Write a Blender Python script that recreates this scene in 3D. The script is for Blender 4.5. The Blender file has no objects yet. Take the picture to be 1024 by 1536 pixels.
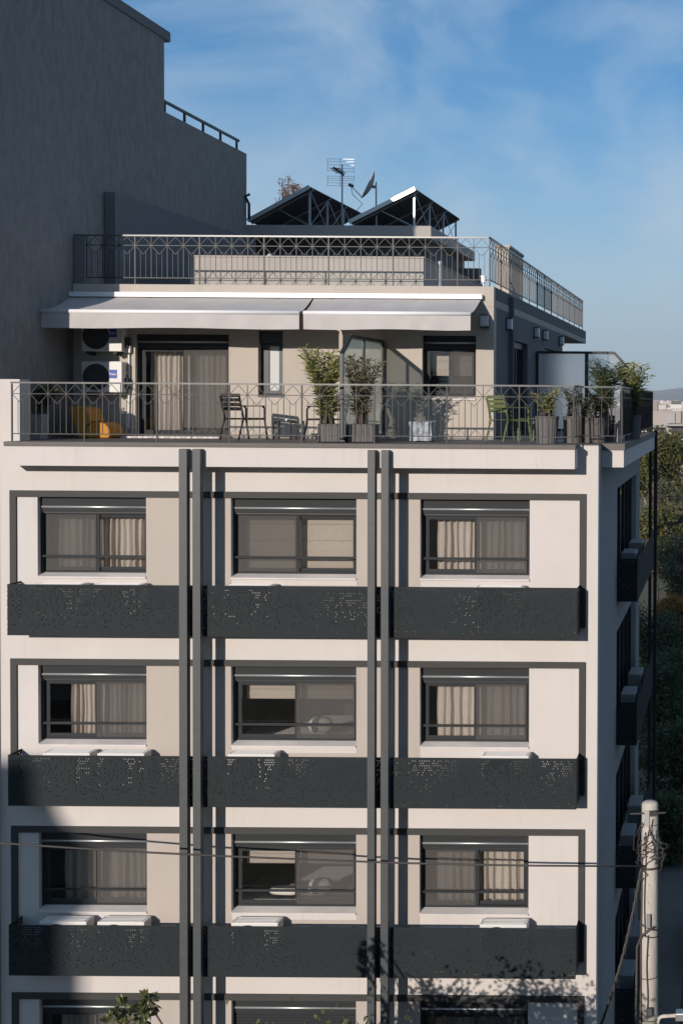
import bpy, math, random
from mathutils import Vector, Matrix, noise as mnoise

random.seed(7)
scene = bpy.context.scene
COL = scene.collection
R = math.radians
pi = math.pi

# ------------------------------------------------------------------ camera
FPX, ROLL, PITCH = 2000.0, 0.0065, 0.020
EYE = Vector((0, -24, 16))
def cam_axes():
    r = Vector((1, 0, 0)); f = Vector((0, math.cos(PITCH), -math.sin(PITCH))); u = Vector((0, math.sin(PITCH), math.cos(PITCH)))
    return math.cos(ROLL)*r + math.sin(ROLL)*u, -math.sin(ROLL)*r + math.cos(ROLL)*u, f
AR, AU, AF = cam_axes()
CX = 1097 - FPX*AR.y/AF.y
CY = 604 + FPX*AU.y/AF.y
cam_d = bpy.data.cameras.new('camera'); cam = bpy.data.objects.new('camera', cam_d); COL.objects.link(cam)
cam_d.sensor_fit = 'HORIZONTAL'; cam_d.sensor_width = 36; cam_d.lens = FPX/1024*36
cam_d.shift_x = (512-CX)/1024; cam_d.shift_y = (CY-768)/1024
cam_d.clip_start = 0.5; cam_d.clip_end = 30000
M = Matrix((AR, AU, -AF)).transposed().to_4x4(); M.translation = EYE
cam.matrix_world = M
scene.camera = cam

def at(px, py, Y):
    """survey helper: where the sight line of a photo pixel meets the vertical plane at depth Y"""
    d = AR*((px-CX)/FPX) - AU*((py-CY)/FPX) + AF
    return EYE + d*((Y-EYE.y)/d.y)
def X(px, Y=0, py=850): return at(px, py, Y).x
def Z(py, Y=0, px=450): return at(px, py, Y).z

# ------------------------------------------------------------------ light
SUN = Vector((0.33, 1.0, -0.265)).normalized()
sd = bpy.data.lights.new('sun', 'SUN'); so = bpy.data.objects.new('sun', sd); COL.objects.link(so)
so.rotation_euler = SUN.to_track_quat('-Z', 'Y').to_euler(); so.location = (-30, -60, 60)
sd.energy = 5.0; sd.angle = R(0.5); sd.color = (1.0, 0.90, 0.81)
w = bpy.data.worlds.new('World'); scene.world = w; w.use_nodes = True
nt = w.node_tree; N = nt.nodes; L = nt.links
N.clear()
out = N.new('ShaderNodeOutputWorld'); bg = N.new('ShaderNodeBackground'); bg.inputs[1].default_value = 0.082
sky = N.new('ShaderNodeTexSky'); sky.sky_type = 'NISHITA'; sky.sun_disc = False
sky.sun_elevation = math.asin(-SUN.z); sky.sun_rotation = math.atan2(-SUN.x, -SUN.y) % (2*pi)
sky.altitude = 100; sky.air_density = 1.0; sky.dust_density = 0.2; sky.ozone_density = 3.0
tc = N.new('ShaderNodeTexCoord')
mp = N.new('ShaderNodeMapping'); mp.inputs['Location'].default_value = (4.1, 1.9, 0.3); mp.inputs['Scale'].default_value = (3.5, 3.0, 5.0); mp.inputs['Rotation'].default_value = (0.25, 0.5, 0.3)
n1 = N.new('ShaderNodeTexNoise'); n1.inputs['Scale'].default_value = 1.9; n1.inputs['Detail'].default_value = 9; n1.inputs['Roughness'].default_value = 0.55; n1.inputs['Distortion'].default_value = 0.5
cr = N.new('ShaderNodeValToRGB'); cr.color_ramp.elements[0].position = 0.41; cr.color_ramp.elements[0].color = (0, 0, 0, 1)
cr.color_ramp.elements[1].position = 0.70; cr.color_ramp.elements[1].color = (0.85, 0.85, 0.85, 1)
mx = N.new('ShaderNodeMix'); mx.data_type = 'RGBA'; mx.inputs['B'].default_value = (6.0, 7.7, 9.3, 1)
L.new(tc.outputs['Generated'], mp.inputs['Vector']); L.new(mp.outputs[0], n1.inputs['Vector']); L.new(n1.outputs['Fac'], cr.inputs[0])
L.new(cr.outputs[0], mx.inputs['Factor']); tint = N.new('ShaderNodeMix'); tint.data_type = 'RGBA'; tint.blend_type = 'MULTIPLY'; tint.inputs['Factor'].default_value = 1.0; tint.inputs['B'].default_value = (0.42, 1.03, 1.38, 1)
sx = N.new('ShaderNodeSeparateXYZ'); L.new(tc.outputs['Generated'], sx.inputs[0])
mr = N.new('ShaderNodeMapRange'); mr.inputs['From Min'].default_value = -0.02; mr.inputs['From Max'].default_value = 0.25; mr.inputs['To Min'].default_value = 0.85; mr.inputs['To Max'].default_value = 0.0; mr.interpolation_type = 'SMOOTHSTEP'
hzn = N.new('ShaderNodeMix'); hzn.data_type = 'RGBA'; hzn.inputs['B'].default_value = (6.7, 8.2, 9.2, 1)
L.new(sx.outputs[2], mr.inputs[0]); L.new(mr.outputs[0], hzn.inputs['Factor'])
L.new(sky.outputs[0], tint.inputs['A']); L.new(tint.outputs['Result'], hzn.inputs['A']); L.new(hzn.outputs['Result'], mx.inputs['A']); L.new(mx.outputs['Result'], bg.inputs[0]); L.new(bg.outputs[0], out.inputs[0])
vs = scene.view_settings; vs.view_transform = 'Standard'; vs.look = 'None'; vs.exposure = 0; vs.gamma = 1; vs.use_curve_mapping = False
scene.render.film_transparent = False
try:
    scene.cycles.max_bounces = 8; scene.cycles.transparent_max_bounces = 24; scene.cycles.use_denoising = True
    scene.cycles.sample_clamp_indirect = 4
except Exception: pass

# ------------------------------------------------------------------ materials
MATS = {}
def pmat(name, col, rough=0.7, metal=0.0, var=0.0, vscale=3.0, bump=0.0, bscale=40.0, stretch=(1, 1, 1), spec=0.5, transl=0.0, col2=None, stain=0.0):
    m = bpy.data.materials.new(name); m.use_nodes = True; t = m.node_tree; n = t.nodes; l = t.links
    b = n['Principled BSDF']; b.inputs['Roughness'].default_value = rough; b.inputs['Metallic'].default_value = metal
    b.inputs['Specular IOR Level'].default_value = spec
    b.inputs['Base Color'].default_value = (*col, 1)
    if var or bump or col2:
        g = n.new('ShaderNodeNewGeometry'); mpn = n.new('ShaderNodeMapping'); mpn.inputs['Scale'].default_value = stretch
        l.new(g.outputs['Position'], mpn.inputs['Vector'])
    if var or col2:
        nz = n.new('ShaderNodeTexNoise'); nz.inputs['Scale'].default_value = vscale; nz.inputs['Detail'].default_value = 6; nz.inputs['Roughness'].default_value = 0.6
        l.new(mpn.outputs[0], nz.inputs['Vector'])
        r = n.new('ShaderNodeValToRGB'); r.color_ramp.elements[0].position = 0.3; r.color_ramp.elements[1].position = 0.7
        c2 = col2 or tuple(min(1, c*(1+var)) for c in col); c1 = col if col2 else tuple(c*(1-var) for c in col)
        r.color_ramp.elements[0].color = (*c1, 1); r.color_ramp.elements[1].color = (*c2, 1)
        l.new(nz.outputs['Fac'], r.inputs[0]); l.new(r.outputs[0], b.inputs['Base Color'])
    if stain:
        m2 = n.new('ShaderNodeMapping'); m2.inputs['Scale'].default_value = (4.5, 4.5, 0.22); l.new(g.outputs['Position'], m2.inputs['Vector'])
        s1 = n.new('ShaderNodeTexNoise'); s1.inputs['Scale'].default_value = 1.6; s1.inputs['Detail'].default_value = 7; s1.inputs['Roughness'].default_value = 0.65; l.new(m2.outputs[0], s1.inputs['Vector'])
        s2 = n.new('ShaderNodeTexNoise'); s2.inputs['Scale'].default_value = 0.55; s2.inputs['Detail'].default_value = 4; l.new(g.outputs['Position'], s2.inputs['Vector'])
        r1 = n.new('ShaderNodeMapRange'); r1.inputs['From Min'].default_value = 0.52; r1.inputs['From Max'].default_value = 0.78; l.new(s1.outputs['Fac'], r1.inputs[0])
        r2 = n.new('ShaderNodeMapRange'); r2.inputs['From Min'].default_value = 0.42; r2.inputs['From Max'].default_value = 0.66; l.new(s2.outputs['Fac'], r2.inputs[0])
        mm = n.new('ShaderNodeMath'); mm.operation = 'MULTIPLY'; l.new(r1.outputs[0], mm.inputs[0]); l.new(r2.outputs[0], mm.inputs[1])
        m3 = n.new('ShaderNodeMath'); m3.operation = 'MULTIPLY'; m3.inputs[1].default_value = stain; l.new(mm.outputs[0], m3.inputs[0])
        mxx = n.new('ShaderNodeMix'); mxx.data_type = 'RGBA'; mxx.inputs['B'].default_value = tuple(c*0.45 for c in col)+(1,)
        l.new(m3.outputs[0], mxx.inputs['Factor']); l.new(r.outputs[0], mxx.inputs['A']); l.new(mxx.outputs['Result'], b.inputs['Base Color'])
    if bump:
        nb = n.new('ShaderNodeTexNoise'); nb.inputs['Scale'].default_value = bscale; nb.inputs['Detail'].default_value = 5
        l.new(mpn.outputs[0], nb.inputs['Vector'])
        bp = n.new('ShaderNodeBump'); bp.inputs['Strength'].default_value = bump; bp.inputs['Distance'].default_value = 0.02
        l.new(nb.outputs['Fac'], bp.inputs['Height']); l.new(bp.outputs[0], b.inputs['Normal'])
    if transl:
        tr = n.new('ShaderNodeBsdfTranslucent'); tr.inputs[0].default_value = (*col, 1); ms = n.new('ShaderNodeMixShader'); ms.inputs[0].default_value = transl
        if var or col2: l.new(r.outputs[0], tr.inputs[0])
        o = n['Material Output']; l.new(b.outputs[0], ms.inputs[1]); l.new(tr.outputs[0], ms.inputs[2]); l.new(ms.outputs[0], o.inputs[0])
    MATS[name] = m
    return m

WHITE = pmat('white render', (0.60, 0.56, 0.53), 0.85, var=0.035, vscale=0.9, bump=0.12, bscale=70, stain=0.30)
BEIGE = pmat('beige render', (0.46, 0.405, 0.36), 0.85, var=0.03, vscale=1.1, bump=0.12, bscale=70, stain=0.30)
PENT = pmat('penthouse render', (0.46, 0.41, 0.355), 0.85, var=0.05, vscale=1.2, bump=0.12, bscale=70, stain=0.30)
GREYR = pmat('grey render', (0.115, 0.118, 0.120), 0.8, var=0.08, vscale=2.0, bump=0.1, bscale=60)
ROOFG = pmat('roof grey render', (0.40, 0.37, 0.335), 0.85, var=0.06, vscale=1.5)
CONC = pmat('rough grey plaster', (0.23, 0.222, 0.215), 0.92, var=0.17, vscale=8.0, bump=1.0, bscale=28, stretch=(1, 1, 0.4), stain=0.55)
CONCP = pmat('smooth grey plaster', (0.16, 0.16, 0.165), 0.9, var=0.08, vscale=1.0)
STEEL = pmat('charcoal steel', (0.060, 0.066, 0.069), 0.5, var=0.10, vscale=4, stretch=(1, 1, 4), bump=0.05, bscale=18)
ANTHR = pmat('anthracite aluminium', (0.026, 0.029, 0.032), 0.65, var=0.06, vscale=3, spec=0.25)
DARKM = pmat('dark frame metal', (0.02, 0.023, 0.027), 0.45)
ALU = pmat('bright aluminium', (0.62, 0.62, 0.61), 0.35, metal=0.6)
GALV = pmat('galvanised steel', (0.42, 0.43, 0.44), 0.4, metal=0.7, var=0.12, vscale=14)
RAILT = pmat('polished top rail', (0.075, 0.075, 0.074), 0.3, var=0.4, vscale=5, spec=0.7)
RAILM = pmat('railing metal', (0.020, 0.020, 0.0195), 0.45, metal=0.0, var=0.3, vscale=5, spec=0.4)
FRAMEM = pmat('grey frame paint', (0.041, 0.041, 0.039), 0.7, var=0.06, vscale=2)
SIDEM = pmat('shade darkened side render', (0.30, 0.30, 0.30), 0.85, var=0.04, vscale=0.9)  # white side wall toned down, its shade put into the colour
CURT = pmat('linen curtain', (0.47, 0.43, 0.39), 0.9, var=0.04, vscale=30, stretch=(1, 1, 0.2), transl=0.12)
BLIND = pmat('beige blind cloth', (0.46, 0.415, 0.365), 0.9, var=0.05, vscale=18, transl=0.2)
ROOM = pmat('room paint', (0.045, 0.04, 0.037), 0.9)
SILL = pmat('white marble sill', (0.60, 0.56, 0.53), 0.5, var=0.06, vscale=5)
FABRIC = pmat('awning cloth', (0.495, 0.465, 0.45), 0.9, var=0.05, vscale=2.5, bump=0.25, bscale=6, stain=0.15)
FABRICB = pmat('white awning bar', (0.82, 0.82, 0.83), 0.4)
TILE = pmat('terrace tile', (0.13, 0.115, 0.105), 0.7, var=0.1, vscale=3)
PLASTIC = pmat('white casing', (0.68, 0.66, 0.63), 0.45, var=0.03, vscale=4)
GRILLE = pmat('dark grille', (0.05, 0.052, 0.056), 0.7, spec=0.2)
BLUE = pmat('blue sticker', (0.02, 0.06, 0.36), 0.5)
BLACKP = pmat('black paint', (0.014, 0.014, 0.015), 0.6, spec=0.25)
YELLOW = pmat('mustard upholstery', (0.52, 0.22, 0.02), 0.8, var=0.08, vscale=12)
GREENP = pmat('olive green paint', (0.125, 0.15, 0.05), 0.6)
POTW = pmat('pale stone pot', (0.42, 0.41, 0.40), 0.8, var=0.06, vscale=6)
POTG = pmat('grey ribbed pot', (0.13, 0.12, 0.115), 0.8, var=0.12, vscale=6)
SOIL = pmat('potting soil', (0.05, 0.035, 0.025), 1.0)
LEAFO = pmat('oleander leaf', (0.115, 0.135, 0.032), 0.5, vscale=9, col2=(0.34, 0.33, 0.10), transl=0.22)
LEAFR = pmat('reddish oleander leaf', (0.09, 0.09, 0.045), 0.55, vscale=9, col2=(0.22, 0.17, 0.09), transl=0.2)
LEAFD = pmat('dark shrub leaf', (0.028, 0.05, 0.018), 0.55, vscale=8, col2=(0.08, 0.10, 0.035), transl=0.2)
LEAFS = pmat('silver shrub leaf', (0.06, 0.075, 0.05), 0.6, vscale=10, col2=(0.14, 0.15, 0.09), transl=0.2)
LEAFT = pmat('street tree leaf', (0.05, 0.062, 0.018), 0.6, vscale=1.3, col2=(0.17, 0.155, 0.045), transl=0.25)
LEAFT2 = pmat('olive tree leaf', (0.07, 0.075, 0.045), 0.6, vscale=1.1, col2=(0.17, 0.155, 0.09), transl=0.25)
LEAFRED = pmat('rusty twig', (0.15, 0.075, 0.045), 0.8, vscale=2, col2=(0.28, 0.17, 0.12), transl=0.2)
LEAFORG = pmat('orange autumn leaf', (0.32, 0.14, 0.02), 0.8, vscale=2, col2=(0.2, 0.12, 0.03), transl=0.2)
LEAFF = pmat('sunny street leaf', (0.055, 0.075, 0.02), 0.5, vscale=5, col2=(0.16, 0.17, 0.055), transl=0.2)
BARK = pmat('bark', (0.09, 0.07, 0.055), 0.95, var=0.3, vscale=6, stretch=(1, 1, 0.2), bump=0.5, bscale=14)
POLEC = pmat('pale concrete pole', (0.52, 0.48, 0.43), 0.85, var=0.16, vscale=7, stretch=(1, 1, 0.3), bump=0.35, bscale=30, stain=0.5)
CABLE = pmat('black cable', (0.055, 0.048, 0.045), 0.6)
CABLEL = pmat('grey cable', (0.07, 0.066, 0.062), 0.5)
RUST = pmat('dark steel strap', (0.08, 0.07, 0.065), 0.6, var=0.2, vscale=20)
PANELB = pmat('solar panel back', (0.018, 0.019, 0.021), 0.7, var=0.2, vscale=2)
PANELF = pmat('solar panel glass', (0.01, 0.015, 0.04), 0.12)
REED = pmat('dark reed', (0.055, 0.035, 0.028), 0.9, var=0.35, vscale=9, stretch=(6, 6, 0.3))
GAUZE = pmat('grey gauze', (0.11, 0.115, 0.12), 0.9, var=0.1, vscale=3, transl=0.3)
ASPH = pmat('asphalt', (0.038, 0.038, 0.039), 0.9, var=0.15, vscale=1.0, bump=0.2, bscale=60)
PAVE = pmat('pavement concrete', (0.11, 0.105, 0.10), 0.9, var=0.12, vscale=1.2)
EARTH = pmat('dry ground', (0.10, 0.095, 0.06), 1.0, var=0.3, vscale=0.02)
HILLM = pmat('scrub hillside', (0.10, 0.105, 0.075), 1.0, vscale=0.004, col2=(0.17, 0.155, 0.12))
CITYM = pmat('city render', (0.50, 0.46, 0.42), 0.9, vscale=0.03, col2=(0.66, 0.63, 0.60))
_n = CITYM.node_tree.nodes; _l = CITYM.node_tree.links; _g = _n.new('ShaderNodeNewGeometry'); _r = _n.new('ShaderNodeValToRGB')
_r.color_ramp.elements[0].color = (0.10, 0.10, 0.09, 1); _r.color_ramp.elements[1].color = (0.68, 0.64, 0.60, 1); _e = _r.color_ramp.elements.new(0.35); _e.color = (0.36, 0.31, 0.27, 1)
_l.new(_g.outputs['Random Per Island'], _r.inputs[0]); _l.new(_r.outputs[0], _n['Principled BSDF'].inputs['Base Color'])
CITYB = pmat('old block render', (0.36, 0.33, 0.305), 0.9, var=0.06, vscale=0.5)
CITYD = pmat('shaded balcony opening', (0.06, 0.06, 0.065), 0.8)
CARP = pmat('silver car paint', (0.42, 0.44, 0.46), 0.3, metal=0.5)
TYRE = pmat('tyre rubber', (0.02, 0.02, 0.02), 0.9)
CRUMP = pmat('crumpled pale cover', (0.16, 0.19, 0.22), 0.5, vscale=9, col2=(0.42, 0.45, 0.48), bump=1.0, bscale=12)
LINEN = pmat('white bedding', (0.72, 0.70, 0.68), 0.9, bump=0.4, bscale=8)
LAMPG = pmat('opal lamp glass', (0.62, 0.63, 0.66), 0.4)

def glass_mat(name, tint, gloss=1.0, rough=0.0, diffuse=None, dfac=0.0):
    m = bpy.data.materials.new(name); m.use_nodes = True; t = m.node_tree; n = t.nodes; l = t.links; n.clear()
    o = n.new('ShaderNodeOutputMaterial'); tr = n.new('ShaderNodeBsdfTransparent'); tr.inputs[0].default_value = (*tint, 1)
    gl = n.new('ShaderNodeBsdfGlossy'); gl.inputs['Roughness'].default_value = rough; gl.inputs[0].default_value = (1, 1, 1, 1)
    fr = n.new('ShaderNodeFresnel'); fr.inputs[0].default_value = 1.45; mu = n.new('ShaderNodeMath'); mu.operation = 'MULTIPLY'; mu.inputs[1].default_value = gloss
    ms = n.new('ShaderNodeMixShader'); l.new(fr.outputs[0], mu.inputs[0]); l.new(mu.outputs[0], ms.inputs[0])
    last = tr.outputs[0]
    if diffuse:
        df = n.new('ShaderNodeBsdfDiffuse'); df.inputs[0].default_value = (*diffuse, 1); tl = n.new('ShaderNodeBsdfTranslucent'); tl.inputs[0].default_value = (*diffuse, 1)
        m0 = n.new('ShaderNodeMixShader'); m0.inputs[0].default_value = 0.5; l.new(df.outputs[0], m0.inputs[1]); l.new(tl.outputs[0], m0.inputs[2])
        m1 = n.new('ShaderNodeMixShader'); m1.inputs[0].default_value = dfac; l.new(tr.outputs[0], m1.inputs[1]); l.new(m0.outputs[0], m1.inputs[2]); last = m1.outputs[0]
    l.new(last, ms.inputs[1]); l.new(gl.outputs[0], ms.inputs[2]); l.new(ms.outputs[0], o.inputs[0])
    return m
GLASS = glass_mat('window glass', (0.965, 0.96, 0.955))
FROST = glass_mat('frosted glass', (0.72, 0.78, 0.75), 0.5, 0.15, (0.62, 0.70, 0.65), 0.62)
FROSTC = glass_mat('clear partition glass', (0.8, 0.85, 0.86), 0.8, 0.1, (0.74, 0.78, 0.80), 0.45)
FROSTR = bpy.data.materials.new('satin glass'); FROSTR.use_nodes = True; _n = FROSTR.node_tree.nodes; _l = FROSTR.node_tree.links; _n.clear()
_o = _n.new('ShaderNodeOutputMaterial'); _rf = _n.new('ShaderNodeBsdfRefraction'); _rf.inputs['IOR'].default_value = 1.25; _rf.inputs['Roughness'].default_value = 0.55; _rf.inputs[0].default_value = (0.86, 0.90, 0.92, 1)
_tl = _n.new('ShaderNodeBsdfTranslucent'); _tl.inputs[0].default_value = (0.8, 0.84, 0.86, 1); _mm = _n.new('ShaderNodeMixShader'); _mm.inputs[0].default_value = 0.35
_l.new(_rf.outputs[0], _mm.inputs[1]); _l.new(_tl.outputs[0], _mm.inputs[2]); _l.new(_mm.outputs[0], _o.inputs[0])
MESHS = glass_mat('insect mesh', (1, 1, 1), 0.0, 0.5, (0.25, 0.24, 0.232), 0.37)

def perf_mat(zb, pitch, H):
    """painted sheet metal pierced by a field of small round holes"""
    m = bpy.data.materials.new('perforated anthracite sheet'); m.use_nodes = True; t = m.node_tree; n = t.nodes; l = t.links
    b = n['Principled BSDF']; b.inputs['Base Color'].default_value = (0.0180, 0.0232, 0.0262, 1); b.inputs['Roughness'].default_value = 0.7; b.inputs['Specular IOR Level'].default_value = 0.25
    def ma(op, a, c=None, d=None):
        x = n.new('ShaderNodeMath'); x.operation = op
        for i, v in enumerate((a, c, d)):
            if v is None: continue
            if isinstance(v, (int, float)): x.inputs[i].default_value = v
            else: l.new(v, x.inputs[i])
        return x.outputs[0]
    g = n.new('ShaderNodeNewGeometry'); s = n.new('ShaderNodeSeparateXYZ'); l.new(g.outputs['Position'], s.inputs[0])
    P = 0.042
    u0 = ma('DIVIDE', ma('ADD', s.outputs[0], s.outputs[1]), P); v = ma('DIVIDE', s.outputs[2], P)
    row = ma('FLOOR', v); u = ma('ADD', u0, ma('MULTIPLY', ma('MODULO', row, 2.0), 0.5)); colu = ma('FLOOR', u)
    lu = ma('SUBTRACT', ma('FRACT', u), 0.5); lv = ma('SUBTRACT', ma('FRACT', v), 0.5)
    d2 = ma('ADD', ma('MULTIPLY', lu, lu), ma('MULTIPLY', lv, lv))
    inside = ma('LESS_THAN', d2, 0.27*0.27)
    cv = n.new('ShaderNodeCombineXYZ'); l.new(colu, cv.inputs[0]); l.new(row, cv.inputs[1])
    wn = n.new('ShaderNodeTexWhiteNoise'); wn.noise_dimensions = '2D'; l.new(cv.outputs[0], wn.inputs['Vector'])
    nz = n.new('ShaderNodeTexNoise'); nz.inputs['Scale'].default_value = 1.5; nz.inputs['Detail'].default_value = 2; l.new(g.outputs['Position'], nz.inputs['Vector'])
    # height inside the sheet, 0 at its foot and 1 at its head
    h = ma('DIVIDE', ma('MODULO', ma('ADD', ma('SUBTRACT', s.outputs[2], zb), pitch*10), pitch), H)
    dens = ma('ADD', ma('MULTIPLY', ma('POWER', h, 1.15), 0.74), ma('MULTIPLY', ma('SUBTRACT', nz.outputs['Fac'], 0.5), 0.3))
    dens = ma('ADD', dens, 0.06)
    hole = ma('MULTIPLY', inside, ma('LESS_THAN', wn.outputs['Value'], dens))
    edge = ma('MULTIPLY', ma('GREATER_THAN', h, 0.05), ma('LESS_THAN', h, 0.96)); hole = ma('MULTIPLY', hole, edge)
    tr = n.new('ShaderNodeBsdfTransparent'); ms = n.new('ShaderNodeMixShader')
    l.new(hole, ms.inputs[0]); l.new(b.outputs[0], ms.inputs[1]); l.new(tr.outputs[0], ms.inputs[2]); l.new(ms.outputs[0], n['Material Output'].inputs[0])
    return m

# ------------------------------------------------------------------ building helpers
def origin_of(o):
    v = Vector((0, 0, 0))
    while o is not None:
        v += o.location; o = o.parent
    return v
class MB:
    def __init__(s): s.v = []; s.f = []
    def box(s, x0, x1, y0, y1, z0, z1):
        i = len(s.v)
        s.v += [(x0, y0, z0), (x1, y0, z0), (x1, y1, z0), (x0, y1, z0), (x0, y0, z1), (x1, y0, z1), (x1, y1, z1), (x0, y1, z1)]
        s.f += [(i, i+3, i+2, i+1), (i+4, i+5, i+6, i+7), (i, i+1, i+5, i+4), (i+1, i+2, i+6, i+5), (i+2, i+3, i+7, i+6), (i+3, i, i+4, i+7)]
        return s
    def bar(s, p, q, w, h=None, up=(0, 0, 1)):
        """rectangular bar from p to q"""
        p = Vector(p); q = Vector(q); h = h or w; d = (q-p).normalized(); up = Vector(up)
        if abs(d.dot(up)) > 0.98: up = Vector((0, 1, 0))
        a = d.cross(up).normalized()*w/2; b = a.cross(d).normalized()*h/2; i = len(s.v)
        for c in (p, q): s.v += [tuple(c-a-b), tuple(c+a-b), tuple(c+a+b), tuple(c-a+b)]
        s.f += [(i, i+3, i+2, i+1), (i+4, i+5, i+6, i+7)] + [(i+k, i+(k+1) % 4, i+4+(k+1) % 4, i+4+k) for k in range(4)]
        return s
    def tube(s, pts, r, n=6, cap=True):
        pts = [Vector(p) for p in pts]; rs = r if isinstance(r, (list, tuple)) else [r]*len(pts); i0 = len(s.v); prev = None
        for k, p in enumerate(pts):
            d = (pts[min(k+1, len(pts)-1)]-pts[max(k-1, 0)]).normalized()
            ref = prev if prev is not None else (Vector((1, 0, 0)) if abs(d.x) < 0.9 else Vector((0, 1, 0)))
            a = (ref - d*ref.dot(d)).normalized(); prev = a; b = d.cross(a)
            for j in range(n):
                t = 2*pi*j/n; s.v.append(tuple(p + (a*math.cos(t)+b*math.sin(t))*rs[k]))
        for k in range(len(pts)-1):
            for j in range(n):
                a0 = i0+k*n+j; a1 = i0+k*n+(j+1) % n; s.f.append((a0, a1, a1+n, a0+n))
        if cap:
            s.f.append(tuple(i0+j for j in reversed(range(n)))); e = i0+(len(pts)-1)*n; s.f.append(tuple(e+j for j in range(n)))
        return s
    def lathe(s, c, prof, n=20):
        c = Vector(c); i0 = len(s.v)
        for r, z in prof:
            for j in range(n):
                t = 2*pi*j/n; s.v.append((c.x+r*math.cos(t), c.y+r*math.sin(t), c.z+z))
        for k in range(len(prof)-1):
            for j in range(n):
                a0 = i0+k*n+j; a1 = i0+k*n+(j+1) % n; s.f.append((a0, a1, a1+n, a0+n))
        s.f.append(tuple(i0+j for j in reversed(range(n)))); e = i0+(len(prof)-1)*n; s.f.append(tuple(e+j for j in range(n)))
        return s
    def prism(s, poly, axis, a, b):
        """polygon extruded along an axis; poly are the two other coordinates in order"""
        i = len(s.v); m = len(poly)
        def mk(p, t): return (t, p[0], p[1]) if axis == 'x' else ((p[0], t, p[1]) if axis == 'y' else (p[0], p[1], t))
        for t in (a, b): s.v += [mk(p, t) for p in poly]
        s.f += [tuple(i+k for k in range(m)), tuple(i+m+k for k in reversed(range(m)))]
        s.f += [(i+k, i+m+k, i+m+(k+1) % m, i+(k+1) % m) for k in range(m)]
        return s
    def leaf(s, p, d, ln, wd, fold=0.25):
        d = d.normalized(); a = d.cross(Vector((random.uniform(-1, 1), random.uniform(-1, 1), random.uniform(-.3, 1))))
        if a.length < 1e-3: a = Vector((1, 0, 0))
        a.normalize(); nn = a.cross(d); i = len(s.v); m = p+d*ln*0.5-nn*ln*0.04
        s.v += [tuple(p), tuple(m+a*wd/2), tuple(p+d*ln-Vector((0, 0, ln*0.12))), tuple(m-a*wd/2)]
        s.f += [(i, i+1, i+2, i+3)]
        return s
    def gridwall(s, plane, us, vs, t0, t1, openings):
        """a solid wall with real openings. plane 'y': u=x, v=z, thickness along y; plane 'x': u=y"""
        for o in openings: us = us+[o[0], o[1]]; vs = vs+[o[2], o[3]]
        us = sorted(set(round(u, 5) for u in us)); vs = sorted(set(round(v, 5) for v in vs))
        def solid(i, j):
            if i < 0 or j < 0 or i >= len(us)-1 or j >= len(vs)-1: return False
            cu = (us[i]+us[i+1])/2; cvv = (vs[j]+vs[j+1])/2
            return not any(o[0] < cu < o[1] and o[2] < cvv < o[3] for o in openings)
        cache = {}
        def vid(i, j, k):
            if (i, j, k) not in cache:
                t = (t0, t1)[k]; cache[(i, j, k)] = len(s.v)
                s.v.append((us[i], t, vs[j]) if plane == 'y' else (t, us[i], vs[j]))
            return cache[(i, j, k)]
        for i in range(len(us)-1):
            for j in range(len(vs)-1):
                if not solid(i, j): continue
                s.f.append((vid(i, j, 0), vid(i+1, j, 0), vid(i+1, j+1, 0), vid(i, j+1, 0)))
                s.f.append((vid(i, j, 1), vid(i, j+1, 1), vid(i+1, j+1, 1), vid(i+1, j, 1)))
                if not solid(i-1, j): s.f.append((vid(i, j, 0), vid(i, j+1, 0), vid(i, j+1, 1), vid(i, j, 1)))
                if not solid(i+1, j): s.f.append((vid(i+1, j, 0), vid(i+1, j, 1), vid(i+1, j+1, 1), vid(i+1, j+1, 0)))
                if not solid(i, j-1): s.f.append((vid(i, j, 0), vid(i, j, 1), vid(i+1, j, 1), vid(i+1, j, 0)))
                if not solid(i, j+1): s.f.append((vid(i, j+1, 0), vid(i+1, j+1, 0), vid(i+1, j+1, 1), vid(i, j+1, 1)))
        return s
    def build(s, name, mat, parent=None, smooth=False, local=False, bevel=0.0):
        me = bpy.data.meshes.new(name)
        o = bpy.data.objects.new(name, me); COL.objects.link(o)
        off = Vector((0, 0, 0))
        if parent is not None:
            o.parent = parent
            if not local: off = origin_of(parent)
        me.from_pydata([tuple(Vector(p)-off) for p in s.v], [], s.f); me.materials.append(mat)
        if smooth:
            for p in me.polygons: p.use_smooth = True
        me.update()
        if bevel:
            md = o.modifiers.new('bevel', 'BEVEL'); md.width = bevel; md.segments = 2; md.limit_method = 'ANGLE'
        return o

def tag(o, label=None, cat=None, group=None, kind=None):
    if label: o['label'] = label
    if cat: o['category'] = cat
    if group: o['group'] = group
    if kind: o['kind'] = kind
    return o
def thing(name, loc, label, cat, group=None, rz=0.0):
    o = bpy.data.objects.new(name, None); COL.objects.link(o); o.location = loc; o.rotation_euler = (0, 0, rz); o.empty_display_size = 0.2
    return tag(o, label, cat, group)
def copy_tree(o, parent=None):
    c = o.copy(); COL.objects.link(c); c.parent = parent
    for ch in list(o.children): copy_tree(ch, c)
    return c

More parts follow.
